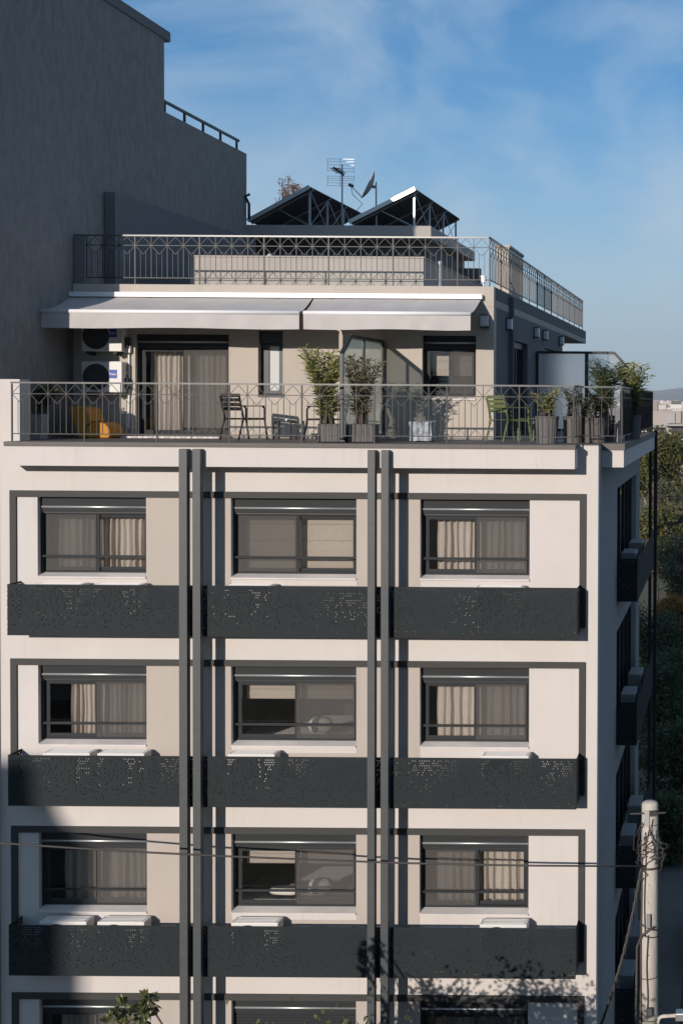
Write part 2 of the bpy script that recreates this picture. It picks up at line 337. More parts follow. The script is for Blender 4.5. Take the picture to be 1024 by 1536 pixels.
# ================================================================== THE APARTMENT BUILDING
XL, XR = -13.2, X(896.5)
F0 = Z(738.0); PT = (Z(738.0)-Z(1491.5))/3
FL = [F0-k*PT for k in range(5)]                  # top of the grey frame, storey by storey
ZT = 15.23                                        # terrace floor
YS, YP = -0.45, -0.475                            # screen plane, cornice plane
SCT, SCB = Z(879.2, YS, 430)-F0, Z(955.8, YS, 430)-F0
PX = [(268.8, 281.2), (289.2, 301.2), (551.2, 562.6), (571.4, 583.0)]
WX = [(X(56.5), X(219.5)), (X(346.5), X(534.5)), (X(630), X(794))]
OT, OB = -0.118, -1.545                           # opening head and foot below the frame top
bld = thing('apartment_building', ((XL+XR)/2, 5.5, 0), 'white five storey block with charcoal perforated balcony screens and twin steel posts', 'apartment building')

# front wall
ops = [(a, b, f+OB, f+OT) for f in FL[:4] for a, b in WX]
MB().gridwall('y', [XL, XR], [0.0, ZT-0.02], 0.0, 0.28, ops).build('facade_wall', WHITE, bld)
# beige painted fields between the windows
for f in FL[:4]:
    MB().gridwall('y', [WX[0][1], WX[2][0]], [f+SCB, f-0.10], -0.006, -0.002, [(WX[1][0], WX[1][1], f+OB-0.14, f)]).build('painted_panel', BEIGE, bld)
# grey frames
fx0, fx1 = X(16), X(878.5)
for f in FL[:4]:
    m = MB(); t = 0.115
    m.prism([(fx0, f), (fx1, f), (fx1, f+SCB+0.13), (fx1-t, f+SCB+0.13), (fx1-t, f-t), (fx0+t, f-t), (fx0+t, f+SCB+0.13), (fx0, f+SCB+0.13)], 'y', -0.035, -0.001)
    m.build('facade_frame', FRAMEM, bld)
# perforated balcony screens and slabs
PERF = perf_mat(F0+SCB, PT, SCT-SCB)
sx0, sx1 = X(10.5, YS), X(865.6, YS)
for f in FL[:4]:
    m = MB()
    m.box(sx0, sx1, YS, YS+0.006, f+SCB, f+SCT)
    m.box(sx1-0.006, sx1, YS+0.0062, -0.001, f+SCB+0.05, f+SCT); m.box(sx0, sx0+0.006, YS+0.0062, -0.001, f+SCB+0.05, f+SCT)
    m.build('perforated_screen', PERF, bld)
    MB().box(sx0+0.02, sx1-0.02, YS+0.02, -0.002, f+SCB+0.015, f+SCB+0.12).build('balcony_slab', BEIGE, bld)
    r = MB()
    n = 9
    for i in range(n+1):
        x = sx0+0.05+(sx1-sx0-0.1)*i/n; r.box(x-0.012, x+0.012, YS+0.008, YS+0.035, f+SCB+0.12, f+SCT-0.02)
    r.box(sx0+0.03, sx1-0.03, YS+0.036, YS+0.06, f+SCT-0.05, f+SCT-0.02)
    r.build('screen_support_frame', DARKM, bld)
# twin steel posts
for a, b in PX:
    x0, x1 = X(a, -0.6), X(b, -0.6)
    MB().box(x0, x1, -0.622, -0.480, 0.0, Z(674.5, -0.6)).build('facade_post', STEEL, bld, bevel=0.006)
# terrace cornice, floor
MB().box(X(5, YP, 690), X(861.7, YP, 690), YP, -0.001, Z(701, YP), Z(671.5, YP)).build('terrace_cornice', WHITE, bld)
MB().box(XL, XR, 0.002, 10.9, ZT-0.02, ZT).build('terrace_floor', TILE, bld)
MB().box(X(5, YP, 690)+0.02, X(861.7, YP, 690)+0.012, YP-0.03, 0.0, Z(671.3, YP), ZT+0.004).build('terrace_edge', TILE, bld)
SXE = -1.985
MB().box(XR+0.002, SXE, 0.6, 10.4, Z(701, 0.6, 920), Z(675, 0.6, 920)).build('side_cornice', WHITE, bld)
MB().box(XR+0.002, SXE+0.02, 0.57, 10.4, Z(674.8, 0.6, 920), ZT+0.002).build('side_terrace_edge', TILE, bld)
# end pier of the terrace by the neighbour
MB().box(XL, X(29.5, 0, 620), 0.0, 0.35, ZT-0.018, Z(568.5, 0, 15)).build('terrace_pier', WHITE, bld)
# side wall with tall openings
sops = [(4.0, 9.6, f-2.35, f-0.15) for f in FL[:4]]
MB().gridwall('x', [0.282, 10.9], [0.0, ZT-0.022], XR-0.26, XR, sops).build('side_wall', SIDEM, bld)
MB().box(XL, XL+0.2, 0.3, 19.5, 0.0, ZT-0.022).box(XL+0.21, -5.0, 19.3, 19.5, 0, ZT-0.022).box(-5.2, -5.0, 10.95, 19.29, 0, ZT-0.022).box(-4.99, XR-0.262, 10.7, 10.9, 0, ZT-0.022).build('rear_wall', WHITE, bld)
MB().box(XL+0.01, -5.0, 10.95, 19.5, ZT-0.02, ZT).build('rear_terrace_floor', TILE, bld)

def window(x0, x1, zb, zt, Y, shutter=0.28, bar=True, screen=None, parent=bld, sill=True, closed=False, mull=0.5, name='window', barz=1.08):
    """sliding window in an opening of the front walls: frame, two panes, shutter box, guard bar, insect screen, sill"""
    g = 0.004; fr = MB(); y0, y1 = Y+0.17, Y+0.25; zs = zt-shutter
    fr.gridwall('y', [x0+g, x1-g], [zb+0.02, zs], y0, y1, [(x0+0.055, x1-0.055, zb+0.075, zs-0.045)])
    fo = fr.build('frame', ANTHR, None); fo.name = name
    fo.parent = parent
    off = origin_of(parent)
    for v in fo.data.vertices: v.co -= off
    xm = x0+(x1-x0)*mull
    for k, (a, b) in enumerate(((x0+0.056, xm+0.05), (xm-0.05, x1-0.056))):
        ya = y0+0.012+0.034*k
        MB().gridwall('y', [a, b], [zb+0.077, zs-0.047], ya, ya+0.03, [(a+0.066, b-0.066, zb+0.145, zs-0.095)]).build('sash', ANTHR, fo)
        MB().box(a+0.067, b-0.067, ya+0.012, ya+0.018, zb+0.146, zs-0.096).build('pane', GLASS, fo)
    if shutter:
        MB().box(x0+g, x1-g, Y+0.10, y1, zs+0.012, zt-0.003).build('shutter_box', ANTHR, fo)
        MB().tube([(x0+0.02, Y+0.098, zs+0.095), (x1-0.02, Y+0.098, zs+0.095)], 0.019, 8).build('shutter_lip', ALU, fo, smooth=True)
        MB().box(x0+0.01, x1-0.01, Y+0.13, Y+0.165, zs-0.02, zs+0.01).build('shutter_slat', DARKM, fo)
    for j in (x0+g, x1-g-0.03): pass
    for ga in (x0+g, x1-0.03): MB().box(ga, ga+0.026, Y+0.10, Y+0.165, zb+0.05, zs-0.022).build('guide_rail', ANTHR, fo)
    if bar:
        MB().box(x0+0.032, x1-0.032, Y+0.105, Y+0.14, zt-barz-0.02, zt-barz+0.02).build('guard_bar', ANTHR, fo)
    if screen is not None:
        a, b = ((x0+0.075, xm+0.0), (xm+0.0, x1-0.075))[screen]
        MB().box(a, b, y0-0.003, y0-0.001, zb+0.08, zs-0.05).build('insect_screen', MESHS, fo)
    if closed:
        m = MB(); z = zs
        while z > zb+0.05:
            m.prism([(Y+0.135, z), (Y+0.125, z-0.012), (Y+0.125, z-0.045), (Y+0.135, z-0.052)], 'x', x0+0.035, x1-0.035); z -= 0.055
        m.build('shutter_slats', ANTHR, fo)
    if sill:
        m = MB(); m.prism([(Y+0.16, zb+0.045), (Y-0.035, zb-0.005), (Y-0.035, zb-0.035), (Y+0.16, zb-0.02)], 'x', x0+0.002, x1-0.002)
        m.build('sill', SILL, fo)
    return fo
def room(x0, x1, y0, y1, z0, z1, mat=ROOM, parent=bld):
    i = [(x0, y0, z0), (x1, y0, z0), (x1, y1, z0), (x0, y1, z0), (x0, y0, z1), (x1, y0, z1), (x1, y1, z1), (x0, y1, z1)]
    m = MB(); m.v = i; m.f = [(0, 1, 2, 3), (7, 6, 5, 4), (1, 5, 6, 2), (2, 6, 7, 3), (3, 7, 4, 0)]
    return m.build('room_lining', mat, parent)

def curtain(x0, x1, zb, zt, Y, label, group, folds=13, seed=1, amp=0.045, mat=CURT, gaps=()):
    rnd = random.Random(seed); m = MB(); n = int((x1-x0)/0.012); ph = [0]; 
    for i in range(n): ph.append(ph[-1]+rnd.uniform(0.5, 1.5))
    tot = ph[-1]; rows = 7; idx = {}
    for j in range(rows+1):
        z = zb+(zt-zb)*j/rows
        for i in range(n+1):
            u = ph[i]/tot; s_ = math.sin(2*pi*folds*u+0.6*math.sin(5*u*pi+seed))
            a = amp*(0.75+0.35*math.sin(7*u*pi+seed*1.7))*(1.15-0.35*j/rows)
            m.v.append((x0+(x1-x0)*i/n+0.006*math.sin(j*1.3+i*0.15), Y+a*s_, z))
    for j in range(rows):
        for i in range(n):
            if any(g0 < (i/n) < g1 for g0, g1 in gaps): continue
            a = j*(n+1)+i; m.f.append((a, a+1, a+n+2, a+n+1))
    return tag(m.build('curtain', mat, None, smooth=True), label, 'curtain', group)
def blind(x0, x1, zb, zt, Y, label):
    m = MB(); z = zt; k = 0; seg = 0.30
    ys = []
    while z > zb+0.01:
        z2 = max(zb, z-seg); m.prism([(Y, z), (Y-0.006, (z+z2)/2), (Y, z2+0.008), (Y-0.018, z2+0.004), (Y-0.018, z2), (Y+0.004, z2), (Y+0.006, z)], 'x', x0, x1); z = z2
    return tag(m.build('window_blind', BLIND, None), label, 'blind', 'cloth blinds behind the middle windows')

ROWN = ['top row', 'second row down', 'third row down', 'lowest row']
COLN = ['beside the grey neighbouring wall', 'in the middle between the steel posts', 'nearest the building corner']
SCR = [[0, 0, 1], [1, 1, 1], [1, 1, 0], [1, None, 1]]
for k, f in enumerate(FL[:4]):
    for c, (a, b) in enumerate(WX):
        window(a, b, f+OB, f+OT, 0.0, screen=SCR[k][c], closed=(k == 3 and c == 1))
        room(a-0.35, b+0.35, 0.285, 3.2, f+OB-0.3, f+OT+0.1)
        zb, zt = f+OB-0.1, f+OT-0.2
        if c != 1:
            x0 = a+(0.22 if c == 2 else 0.26); x1 = b+0.05
            gaps = ()
            if c == 0: x0 = a+(0.14, 0.40, 0.26, 0.2)[k]
            curtain(x0, x1, zb, zt, 0.42, f'beige pleated curtain behind the {ROWN[k]} window {COLN[c]}', 'linen curtains behind the facade windows', folds=random.choice((12, 14, 16, 17)), seed=3*k+c+1, amp=0.058, gaps=gaps)
        elif k < 3:
            d = 0 if k == 0 else (f+OT-0.30-0.37-zb)
            blind(a+0.14, b+0.02, zb+d, zt, 0.40, f'beige cloth blind {"fully lowered" if k == 0 else "drawn nearly up"} behind the {ROWN[k]} middle window')
# bedding seen through two of the middle windows
def pillow(loc, sx, sy, sz, label, rz=0.2):
    m = MB(); nu, nv = 18, 10
    for j in range(nv+1):
        for i in range(nu):
            th = 2*pi*i/nu; p = -pi/2+pi*j/nv
            sq = lambda v, e: math.copysign(abs(v)**e, v)
            d = 1+0.10*mnoise.noise(Vector((3*math.cos(th)*math.cos(p), 3*math.sin(th), 3*math.sin(p)))+Vector(loc))
            m.v.append((sx*sq(math.cos(p), .6)*sq(math.cos(th), .55)*d, sy*sq(math.cos(p), .6)*sq(math.sin(th), .55)*d, sz*math.sin(p)*d))
    for j in range(nv):
        for i in range(nu):
            a = j*nu+i; b2 = j*nu+(i+1) % nu; m.f.append((a, b2, b2+nu, a+nu))
    o = m.build('bed_pillow', LINEN, None, smooth=True); o.location = loc; o.rotation_euler = (0, 0, rz)
    return tag(o, label, 'pillow', 'white pillows behind the middle windows')
for k in (1, 2):
    a, b = WX[1]; f = FL[k]
    bd = tag(MB().box(a-0.2, b+0.2, 0.62, 2.6, f+OB-0.28, f+OB-0.06).build('bed', LINEN, None, bevel=0.05), f'white made bed inside the {ROWN[k]} middle window', 'bed', 'beds behind the middle windows')
    pillow(((a+b)/2+0.22, 0.85, f+OB+0.17), 0.22, 0.15, 0.14, f'plump white pillow inside the {ROWN[k]} middle window')
    if k == 2: pillow((a+0.72, 0.80, f+OB+0.10), 0.30, 0.14, 0.07, f'flat white pillow low behind the dark pane of the {ROWN[k]} middle window', -0.1)

# side openings: window walls in the shade
for k, f in enumerate(FL[:4]):
    z0, z1 = f-2.35, f-0.15
    fo = MB(); fo.gridwall('x', [4.003, 9.597], [z0+0.003, z1-0.003], XR-0.2, XR-0.12, [(4.06+1.12*i, 4.06+1.12*i+1.04, z0+0.08, z1-0.06) for i in range(5)])
    fo = fo.build('side_window', ANTHR, bld)
    for i in range(5): MB().box(XR-0.165, XR-0.158, 4.062+1.12*i, 4.06+1.12*i+1.038, z0+0.082, z1-0.062).build('pane', GLASS, fo)
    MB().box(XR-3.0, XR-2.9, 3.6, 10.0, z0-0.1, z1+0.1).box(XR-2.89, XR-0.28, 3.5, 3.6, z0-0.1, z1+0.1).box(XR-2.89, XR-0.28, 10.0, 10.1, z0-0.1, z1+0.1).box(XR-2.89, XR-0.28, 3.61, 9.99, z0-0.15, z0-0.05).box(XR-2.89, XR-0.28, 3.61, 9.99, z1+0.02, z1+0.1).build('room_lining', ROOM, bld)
    for i, (y0, y1) in enumerate(((4.2, 5.0), (5.6, 6.6), (7.4, 8.4))):
        m = MB(); n = 40
        for j in range(2):
            for q in range(n+1): m.v.append((XR-0.34+0.03*math.sin(q*1.1), y0+(y1-y0)*q/n, (z0+0.03, z1-0.1)[j]))
        for q in range(n): m.f.append((q, q+1, q+n+2, q+n+1))
        tag(m.build('side_curtain', CURT, None, smooth=True), f'pale curtain in shade behind the {ROWN[k]} side window, {("first", "second", "third")[i]} from the street corner', 'curtain', 'curtains behind the shaded side windows')
    m = MB(); xo = -1.96
    m.box(XR+0.001, xo, 4.0, 4.006, f+SCB, f+SCT); m.box(xo-0.006, xo, 4.0065, 9.7, f+SCB, f+SCT)
    m.build('side_screen', PERF, bld)
    MB().box(XR+0.001, xo-0.01, 4.02, 9.7, f+SCB+0.01, f+SCB+0.12).build('side_balcony_slab', BEIGE, bld)
for x0, x1 in ((-2.13, -2.055), (-2.0, -1.915)):
    MB().box(x0, x1, 10.45, 10.60, 0, ZT+0.05).build('side_post', ANTHR, bld)

# ------------------------------------------------------------------ penthouse
YW = 2.75; XPR = -4.775; ZS = 16+1.90; ZPAR = 16+2.30
dx0, dx1 = X(203, YW, 600), X(343, YW, 600); dzt = Z(501, YW, 300)
nx0, nx1 = X(387, YW, 550), X(424, YW, 550); nzb, nzt = Z(593, YW, 400), Z(496, YW, 400)
rx0, rx1 = X(633, YW, 550), X(713.5, YW, 550); rzb, rzt = Z(597, YW, 670), Z(503, YW, 670)
MB().gridwall('y', [XL+0.002, XPR], [ZT+0.002, ZS-0.002], YW, YW+0.28, [(dx0, dx1, ZT, dzt), (nx0, nx1, nzb, nzt), (rx0, rx1, rzb, rzt)]).build('penthouse_wall', PENT, bld)
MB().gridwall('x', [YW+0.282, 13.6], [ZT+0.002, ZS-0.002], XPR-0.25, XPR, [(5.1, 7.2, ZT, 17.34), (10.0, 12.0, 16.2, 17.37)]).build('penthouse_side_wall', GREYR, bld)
MB().box(XL+0.21, XPR-0.26, 13.35, 13.6, ZT+0.002, ZS-0.002).build('penthouse_rear_wall', PENT, bld)
MB().box(XL+0.002, XPR, YW+0.21, 19.6, ZS, ZS+0.14).build('roof_slab', ROOFG, bld)
MB().box(XL+0.002, XPR, YW, YW+0.2, ZS, ZPAR).build('front_parapet', PENT, bld)
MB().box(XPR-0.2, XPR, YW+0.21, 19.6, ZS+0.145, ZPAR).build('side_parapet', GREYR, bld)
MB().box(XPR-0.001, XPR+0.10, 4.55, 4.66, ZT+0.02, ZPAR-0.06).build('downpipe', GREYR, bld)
# glass doors and windows of the penthouse
window(dx0, dx1, ZT+0.0, dzt, YW, shutter=0.25, bar=False, screen=1, sill=False, mull=0.49, name='sliding_door')
room(dx0-0.4, dx1+0.4, YW+0.285, YW+3.0, ZT+0.01, dzt+0.2)
curtain(dx0+0.10, dx0+0.92, ZT+0.05, dzt-0.2, YW+0.48, 'beige pleated curtain behind the open half of the terrace sliding door', 'curtains behind the terrace doors', folds=8, seed=21, amp=0.05)
curtain(dx0+0.98, dx1+0.1, ZT+0.05, dzt-0.2, YW+0.48, 'beige pleated curtain behind the screened half of the terrace sliding door', 'curtains behind the terrace doors', folds=9, seed=25, amp=0.045)
window(rx0, rx1, rzb, rzt, YW, shutter=0.24, bar=False, screen=1, name='window')
room(rx0-0.3, rx1+0.3, YW+0.285, YW+2.8, rzb-0.2, rzt+0.15)
tag(blind(rx0+0.12, rx1+0.02, Z(563, YW, 670), rzt-0.2, YW+0.42, 'beige blind half lowered behind the terrace window beside the glass screen'), group=None)
MB().box(dx0-.05, dx1+.05, YW-.55, YW-.002, ZT+.001, ZT+.035).build('pale_door_strip', SILL, bld)  # pale raised strip along the foot of the sliding door
# narrow bathroom window
m = MB(); m.gridwall('y', [nx0+0.004, nx1-0.004], [nzb+0.02, nzt-0.25], YW+0.17, YW+0.25, [(nx0+0.16, nx1-0.13, nzb+0.1, nzt-0.30)])
nw = m.build('narrow_window', DARKM, bld)
MB().box(nx0+0.161, nx1-0.131, YW+0.2, YW+0.206, nzb+0.101, nzt-0.301).build('pane', glass_mat('glint white glass', (0.3, 0.33, 0.33), 1.0, 0.2, (0.92, 0.95, 0.95), 0.95), nw)  # near-white pane colour paints in a reflected glint
MB().box(nx0+0.004, nx1-0.004, YW+0.08, YW+0.25, nzt-0.248, nzt-0.003).build('shutter_box', DARKM, nw)
m = MB(); m.prism([(YW+0.16, nzb+0.04), (YW-0.03, nzb-0.01), (YW-0.03, nzb-0.03), (YW+0.16, nzb-0.02)], 'x', nx0, nx1); m.build('sill', STEEL, nw)
room(nx0-0.3, nx1+0.3, YW+0.285, YW+1.5, nzb-0.3, nzt)
# side door and side window of the penthouse
sdm = MB().gridwall('x', [5.103, 7.197], [ZT+0.004, 17.337], XPR-0.18, XPR-0.10, [(5.2, 6.1, ZT+0.1, 17.2), (6.18, 7.1, ZT+0.1, 17.2)]).build('side_door', DARKM, bld)
for a in (5.202, 6.182): MB().box(XPR-0.15, XPR-0.142, a, a+0.896, ZT+0.102, 17.198).build('pane', GLASS, sdm)
swm = MB().gridwall('x', [10.003, 11.997], [16.203, 17.367], XPR-0.18, XPR-0.10, [(10.1, 11.9, 16.3, 17.25)]).build('side_wall_window', DARKM, bld)
MB().box(XPR-0.15, XPR-0.142, 10.102, 11.898, 16.302, 17.248).build('pane', GLASS, swm)
MB().box(XPR-2.6, XPR-2.5, 4.8, 12.5, ZT+0.02, ZS-0.01).build('inner_wall', ROOM, bld)

# roof volumes
Y1 = 4.8
MB().box(X(285, Y1, 400), X(635, Y1, 400), Y1, 11.8, ZS+0.145, Z(386, Y1, 450)).build('roof_block', ROOFG, bld)
MB().box(X(285, Y1, 400)+0.02, X(635, Y1, 400)+0.02, Y1-0.02, 11.82, Z(386, Y1, 450)+0.001, Z(386, Y1, 450)+0.035).build('roof_block_coping', ROOFG, bld)
Y2 = 13.15; bx1 = X(646, Y2, 345)
MB().box(-14.6, bx1, Y2, 19.5, Z(354, Y2, 500), Z(337.5, Y2, 500)).build('upper_roof_slab', ROOFG, bld)
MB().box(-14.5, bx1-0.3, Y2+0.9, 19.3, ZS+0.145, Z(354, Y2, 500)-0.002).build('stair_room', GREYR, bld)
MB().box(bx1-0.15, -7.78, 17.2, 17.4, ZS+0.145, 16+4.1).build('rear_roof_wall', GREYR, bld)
MB().box(XL+0.005, X(172.5, 4.1, 300), 4.1, 12.4, ZS+0.145, Z(287.5, 4.1, 165)).build('party_wall', CONCP, bld)
MB().box(XL+0.005, X(126, YW, 400), YW+0.03, YW+0.35, ZPAR+0.001, Z(353, YW, 115)).build('roof_pier', CONCP, bld)
MB().box(-5.62, -5.32, 7.8, 9.9, ZS+0.145, 16+3.66).box(-5.65, -5.29, 7.77, 9.93, 16+3.661, 16+3.72).build('chimney', PENT, bld)

# ================================================================== RAILINGS
def railing(name, pts, z0, h, label, bay=0.325, mat=RAILM, group=None, post_every=4, skip_first=False):
    th = thing(name, pts[0] if len(pts[0]) == 3 else (*pts[0], z0), label, 'railing', group)
    for si in range(len(pts)-1):
        p = Vector((*pts[si][:2], 0)); q = Vector((*pts[si+1][:2], 0)); Ln = (q-p).length; d = (q-p)/Ln
        n = max(1, round(Ln/bay)); b = Ln/n
        P = lambda t, z: p+d*t+Vector((0, 0, z0+z))
        MB().bar(P(-0.02, h-0.018), P(Ln+0.02, h-0.018), 0.04, 0.030).build('top_rail', RAILT, th)
        MB().bar(P(0, h-0.215), P(Ln, h-0.215), 0.018, 0.014).build('middle_rail', mat, th)
        MB().bar(P(0, 0.135), P(Ln, 0.135), 0.02, 0.018).build('bottom_rail', mat, th)
        k = 0
        while k < n:
            k2 = min(n, k+post_every)
            if not (si and k == 0): MB().bar(P(k*b, 0), P(k*b, h-0.036), 0.024).build('post', mat, th)
            m = MB()
            for j in range(k, k2):
                t = j*b
                if j > k: m.bar(P(t, 0.146), P(t, h-0.036), 0.0125)
                for s_ in (1/3, 2/3): m.bar(P(t+b*s_, 0.146), P(t+b*s_, h-0.34), 0.008)
                zt, zm, zl = h-0.04, h-0.215, h-0.39
                m.bar(P(t, zm), P(t+b/2, zt), 0.0085); m.bar(P(t+b/2, zt), P(t+b, zm), 0.0085)
                m.bar(P(t, zm), P(t+b/2, zl), 0.0085); m.bar(P(t+b/2, zl), P(t+b, zm), 0.0085)
            m.build('lattice_panel', mat, th)
            k = k2
        MB().bar(P(Ln, 0), P(Ln, h-0.036), 0.024).build('post', mat, th)
    return th
YR = -0.38
railing('terrace_railing', [(X(18, YR, 620), YR), (X(860, YR, 620), YR), (X(860, YR, 620)+0.02, 0.68), (SXE-0.05, 0.68)], ZT+0.005, 1.06, 'long metal railing with diamond lattice along the front of the terrace')
railing('side_railing', [(SXE-0.05, 0.70), (SXE-0.05, 10.3)], ZT+0.004, 1.06, 'metal lattice railing running back along the shaded side of the terrace')
railing('roof_railing', [(X(106, YW+.1, 400), YW+0.1), (XPR-0.1, YW+0.1), (XPR-0.1, 19.5)], ZPAR+0.002, 1.0, 'metal lattice railing round the upper roof above the awnings')
# reed and gauze wind screens tied to the side railing
m = MB(); y = 4.9
while y < 10.3:
    m.tube([(SXE-0.10+random.uniform(-.008, .008), y, ZT+0.10), (SXE-0.10+random.uniform(-.01, .01), y+random.uniform(-.01, .01), ZT+1.03+random.uniform(-.02, .03))], 0.016, 5); y += 0.03
tag(m.build('reed_screen', REED, None), 'dark brown reed screen tied inside the side terrace railing', 'reed screen')
m = MB(); n = 60
for j in range(2):
    for i in range(n+1): m.v.append((SXE-0.095+0.012*math.sin(i*.9), 0.85+(4.85-0.85)*i/n, ZT+(0.12, 0.98)[j]))
for i in range(n): m.f.append((i, i+1, i+n+2, i+n+1))
tag(m.build('gauze_screen', GAUZE, None, smooth=True), 'grey gauze wind screen behind the side railing next to the reeds', 'wind screen')

# ================================================================== AWNINGS
YF = 1.57
def awning(px0f, px1f, px0b, px1b, label):
    zf, zbk = Z(468, YF), Z(447.5, YW); z_v = Z(493.5, YF)
    x0f, x1f, x0b, x1b = X(px0f, YF, 480), X(px1f, YF, 480), X(px0b, YW, 450), X(px1b, YW, 450)
    t = thing('awning', ((x0b+x1b)/2, YW, zbk), label, 'awning', 'retractable awnings over the terrace')
    m = MB(); nu, nv = 60, 8
    for j in range(nv+1):
        for i in range(nu+1):
            u = i/nu; v = j/nv; xa = x0b+(x1b-x0b)*u; xb = x0f+(x1f-x0f)*u
            sag = -0.03*math.sin(pi*v)-0.006*math.sin(u*34)*math.sin(pi*v)
            m.v.append((xa+(xb-xa)*v, YW-0.06+(YF-YW+0.06)*v, zbk+(zf-zbk)*v+sag-0.012*math.sin(u*11+3*v)*v*(1-v)*4-(0.006 if i % 15 == 7 else 0)))
    for j in range(nv):
        for i in range(nu): a = j*(nu+1)+i; m.f.append((a, a+nu+1, a+nu+2, a+1))
    m.build('canopy', FABRIC, t, smooth=True)

    MB().tube([(x0f, YF-0.02, zf-0.012), (x1f, YF-0.02, zf-0.012)], 0.042, 10).build('front_bar', FABRICB, t, smooth=True)
    m = MB(); n = 120
    for j in range(5):
        for i in range(n+1):
            u = i/n; v = j/4
            m.v.append((x0f+(x1f-x0f)*u, YF-0.035+0.016*v*math.sin(u*29+2*math.sin(u*9))+0.010*v, zf-0.045+(z_v-zf+0.045)*v-0.010*v*math.sin(u*9)))
    for j in range(4):
        for i in range(n): a = j*(n+1)+i; m.f.append((a, a+1, a+n+2, a+n+1))
    m.build('valance', FABRIC, t, smooth=True)
    for s_ in (0.06, 0.94):
        xw = x0b+(x1b-x0b)*s_; xf = x0f+(x1f-x0f)*s_
        xe = xw+(0.35 if s_ < .5 else -0.35)
        MB().tube([(xw, YW-0.05, zbk-0.10), (xe, (YW+YF)/2, (zbk+zf)/2-0.08), (xf, YF+0.02, zf-0.05)], 0.022, 6).build('folding_arm', FABRICB, t)
    return t, x0b, x1b, zbk
a1 = awning(63, 449.5, 86, 470, 'long grey awning shading the sliding door, next to the neighbouring wall')
a2 = awning(455.5, 706, 472, 722, 'shorter grey awning over the planters and corner window')
tag(MB().box(X(86, YW, 450)-0.03, X(722, YW, 450)+0.03, YW-0.13, YW-0.002, Z(447, YW), Z(440, YW)).build('awning_cassette', FABRICB, None), 'white wall box both awnings roll into', 'awning box')

# ================================================================== WALL LAMPS
def wall_lamp(loc, rz, label):
    t = thing('wall_lamp', loc, label, 'wall lamp', 'square wall lamps on the penthouse', rz)
    MB().box(-0.085, 0.085, -0.022, -0.001, -0.13, 0.13).build('back_plate', DARKM, t, local=True)
    MB().box(-0.08, 0.08, -0.125, -0.023, -0.105, 0.115).build('lamp_glass', LAMPG, t, local=True, bevel=0.012)
    MB().box(-0.088, 0.088, -0.13, -0.023, 0.117, 0.135).box(-0.088, 0.088, -0.13, -0.023, -0.125, -0.107).build('lamp_cap', DARKM, t, local=True)
    return t
wall_lamp((X(727.5, YW, 482), YW, Z(482, YW, 727)), 0, 'square lamp beside the awning end on the sunny front wall')
for yy, zz, lb in ((4.25, 17.63, 'shaded wall lamp nearest the penthouse corner, beside the downpipe'), (8.2, 17.66, 'shaded wall lamp just past the side door of the penthouse'), (9.7, 17.67, 'shaded wall lamp between the door lamp and the last lamp'), (12.9, 17.68, 'farthest shaded wall lamp under the roof overhang')):
    wall_lamp((XPR, yy, zz), pi/2, lb)

# ================================================================== GLASS PARTITIONS
XG = -6.98
gp = thing('glass_partition', (XG, 1.3, ZT), 'frosted glass screen with cut corner standing out from the terrace wall behind planters', 'glass partition')
zt = 16+1.175
prof = [(-0.12, ZT+0.08), (2.68, ZT+0.08), (2.68, zt), (0.42, zt), (-0.12, zt-0.34)]
def inset(pr, d):
    c = Vector((sum(p[0] for p in pr)/len(pr), sum(p[1] for p in pr)/len(pr)))
    return [(p[0]+math.copysign(d, c.x-p[0]), p[1]+math.copysign(d, c.y-p[1])) for p in pr]
m = MB(); m.v = [(XG, *p) for p in inset(prof, 0.02)]; m.f = [tuple(range(len(prof)))]; m.build('glass_sheet', FROST, gp)
m = MB()
for i in range(len(prof)):
    a, b = prof[i], prof[(i+1) % len(prof)]; m.bar((XG, *a), (XG, *b), 0.06, 0.06)
m.bar((XG, 1.3, ZT+0.1), (XG, 1.3, zt), 0.05, 0.05); m.build('frame', DARKM, gp)
YG = 8.5
gp2 = thing('glass_partition', (-3.5, YG, ZT), 'clouded glass screen across the side terrace with three dark posts', 'glass partition')
gx0, gx1 = XPR+0.03, X(952, YG, 560); gz = 16+1.20; xc = X(921, YG, 531)
prof = [(gx0, ZT+0.08), (gx1, ZT+0.08), (gx1, gz-0.55), (xc, gz), (gx0, gz)]
xm = X(879.5, YG, 560)
m = MB(); m.v = [(gx0+.02, YG, ZT+.1), (xm, YG, ZT+.1), (xm, YG, gz-.02), (gx0+.02, YG, gz-.02)]; m.f = [(0, 1, 2, 3)]; m.build('glass_sheet', FROSTR, gp2)
m = MB(); m.v = [(xm, YG, ZT+.1), (gx1-.02, YG, ZT+.1), (gx1-.02, YG, gz-.56), (xc-.01, YG, gz-.02), (xm, YG, gz-.02)]; m.f = [(0, 1, 2, 3, 4)]; m.build('glass_sheet', FROSTC, gp2)
m = MB()
for i in range(len(prof)):
    a, b = prof[i], prof[(i+1) % len(prof)]; m.bar((a[0], YG, a[1]), (b[0], YG, b[1]), 0.085, 0.06)
xm = X(879.5, YG, 560); m.bar((xm, YG, ZT+0.1), (xm, YG, gz), 0.085, 0.06); m.build('frame', DARKM, gp2)

vb = thing('opposite_building', (12, -33, 0), 'unseen block across the street added to cut the sky light', 'building')  # unseen building put in to block sky fill on the facade
MB().box(-9, 42, -44, -25.2, 0, 26).build('wall', CITYB, vb)
for k in range(8):
    for i in range(12):
        x = -8+i*4.1; MB().box(x, x+2.2, -25.22, -25.15, .9+k*3.1, 2.5+k*3.1).build('window', CITYD, vb)
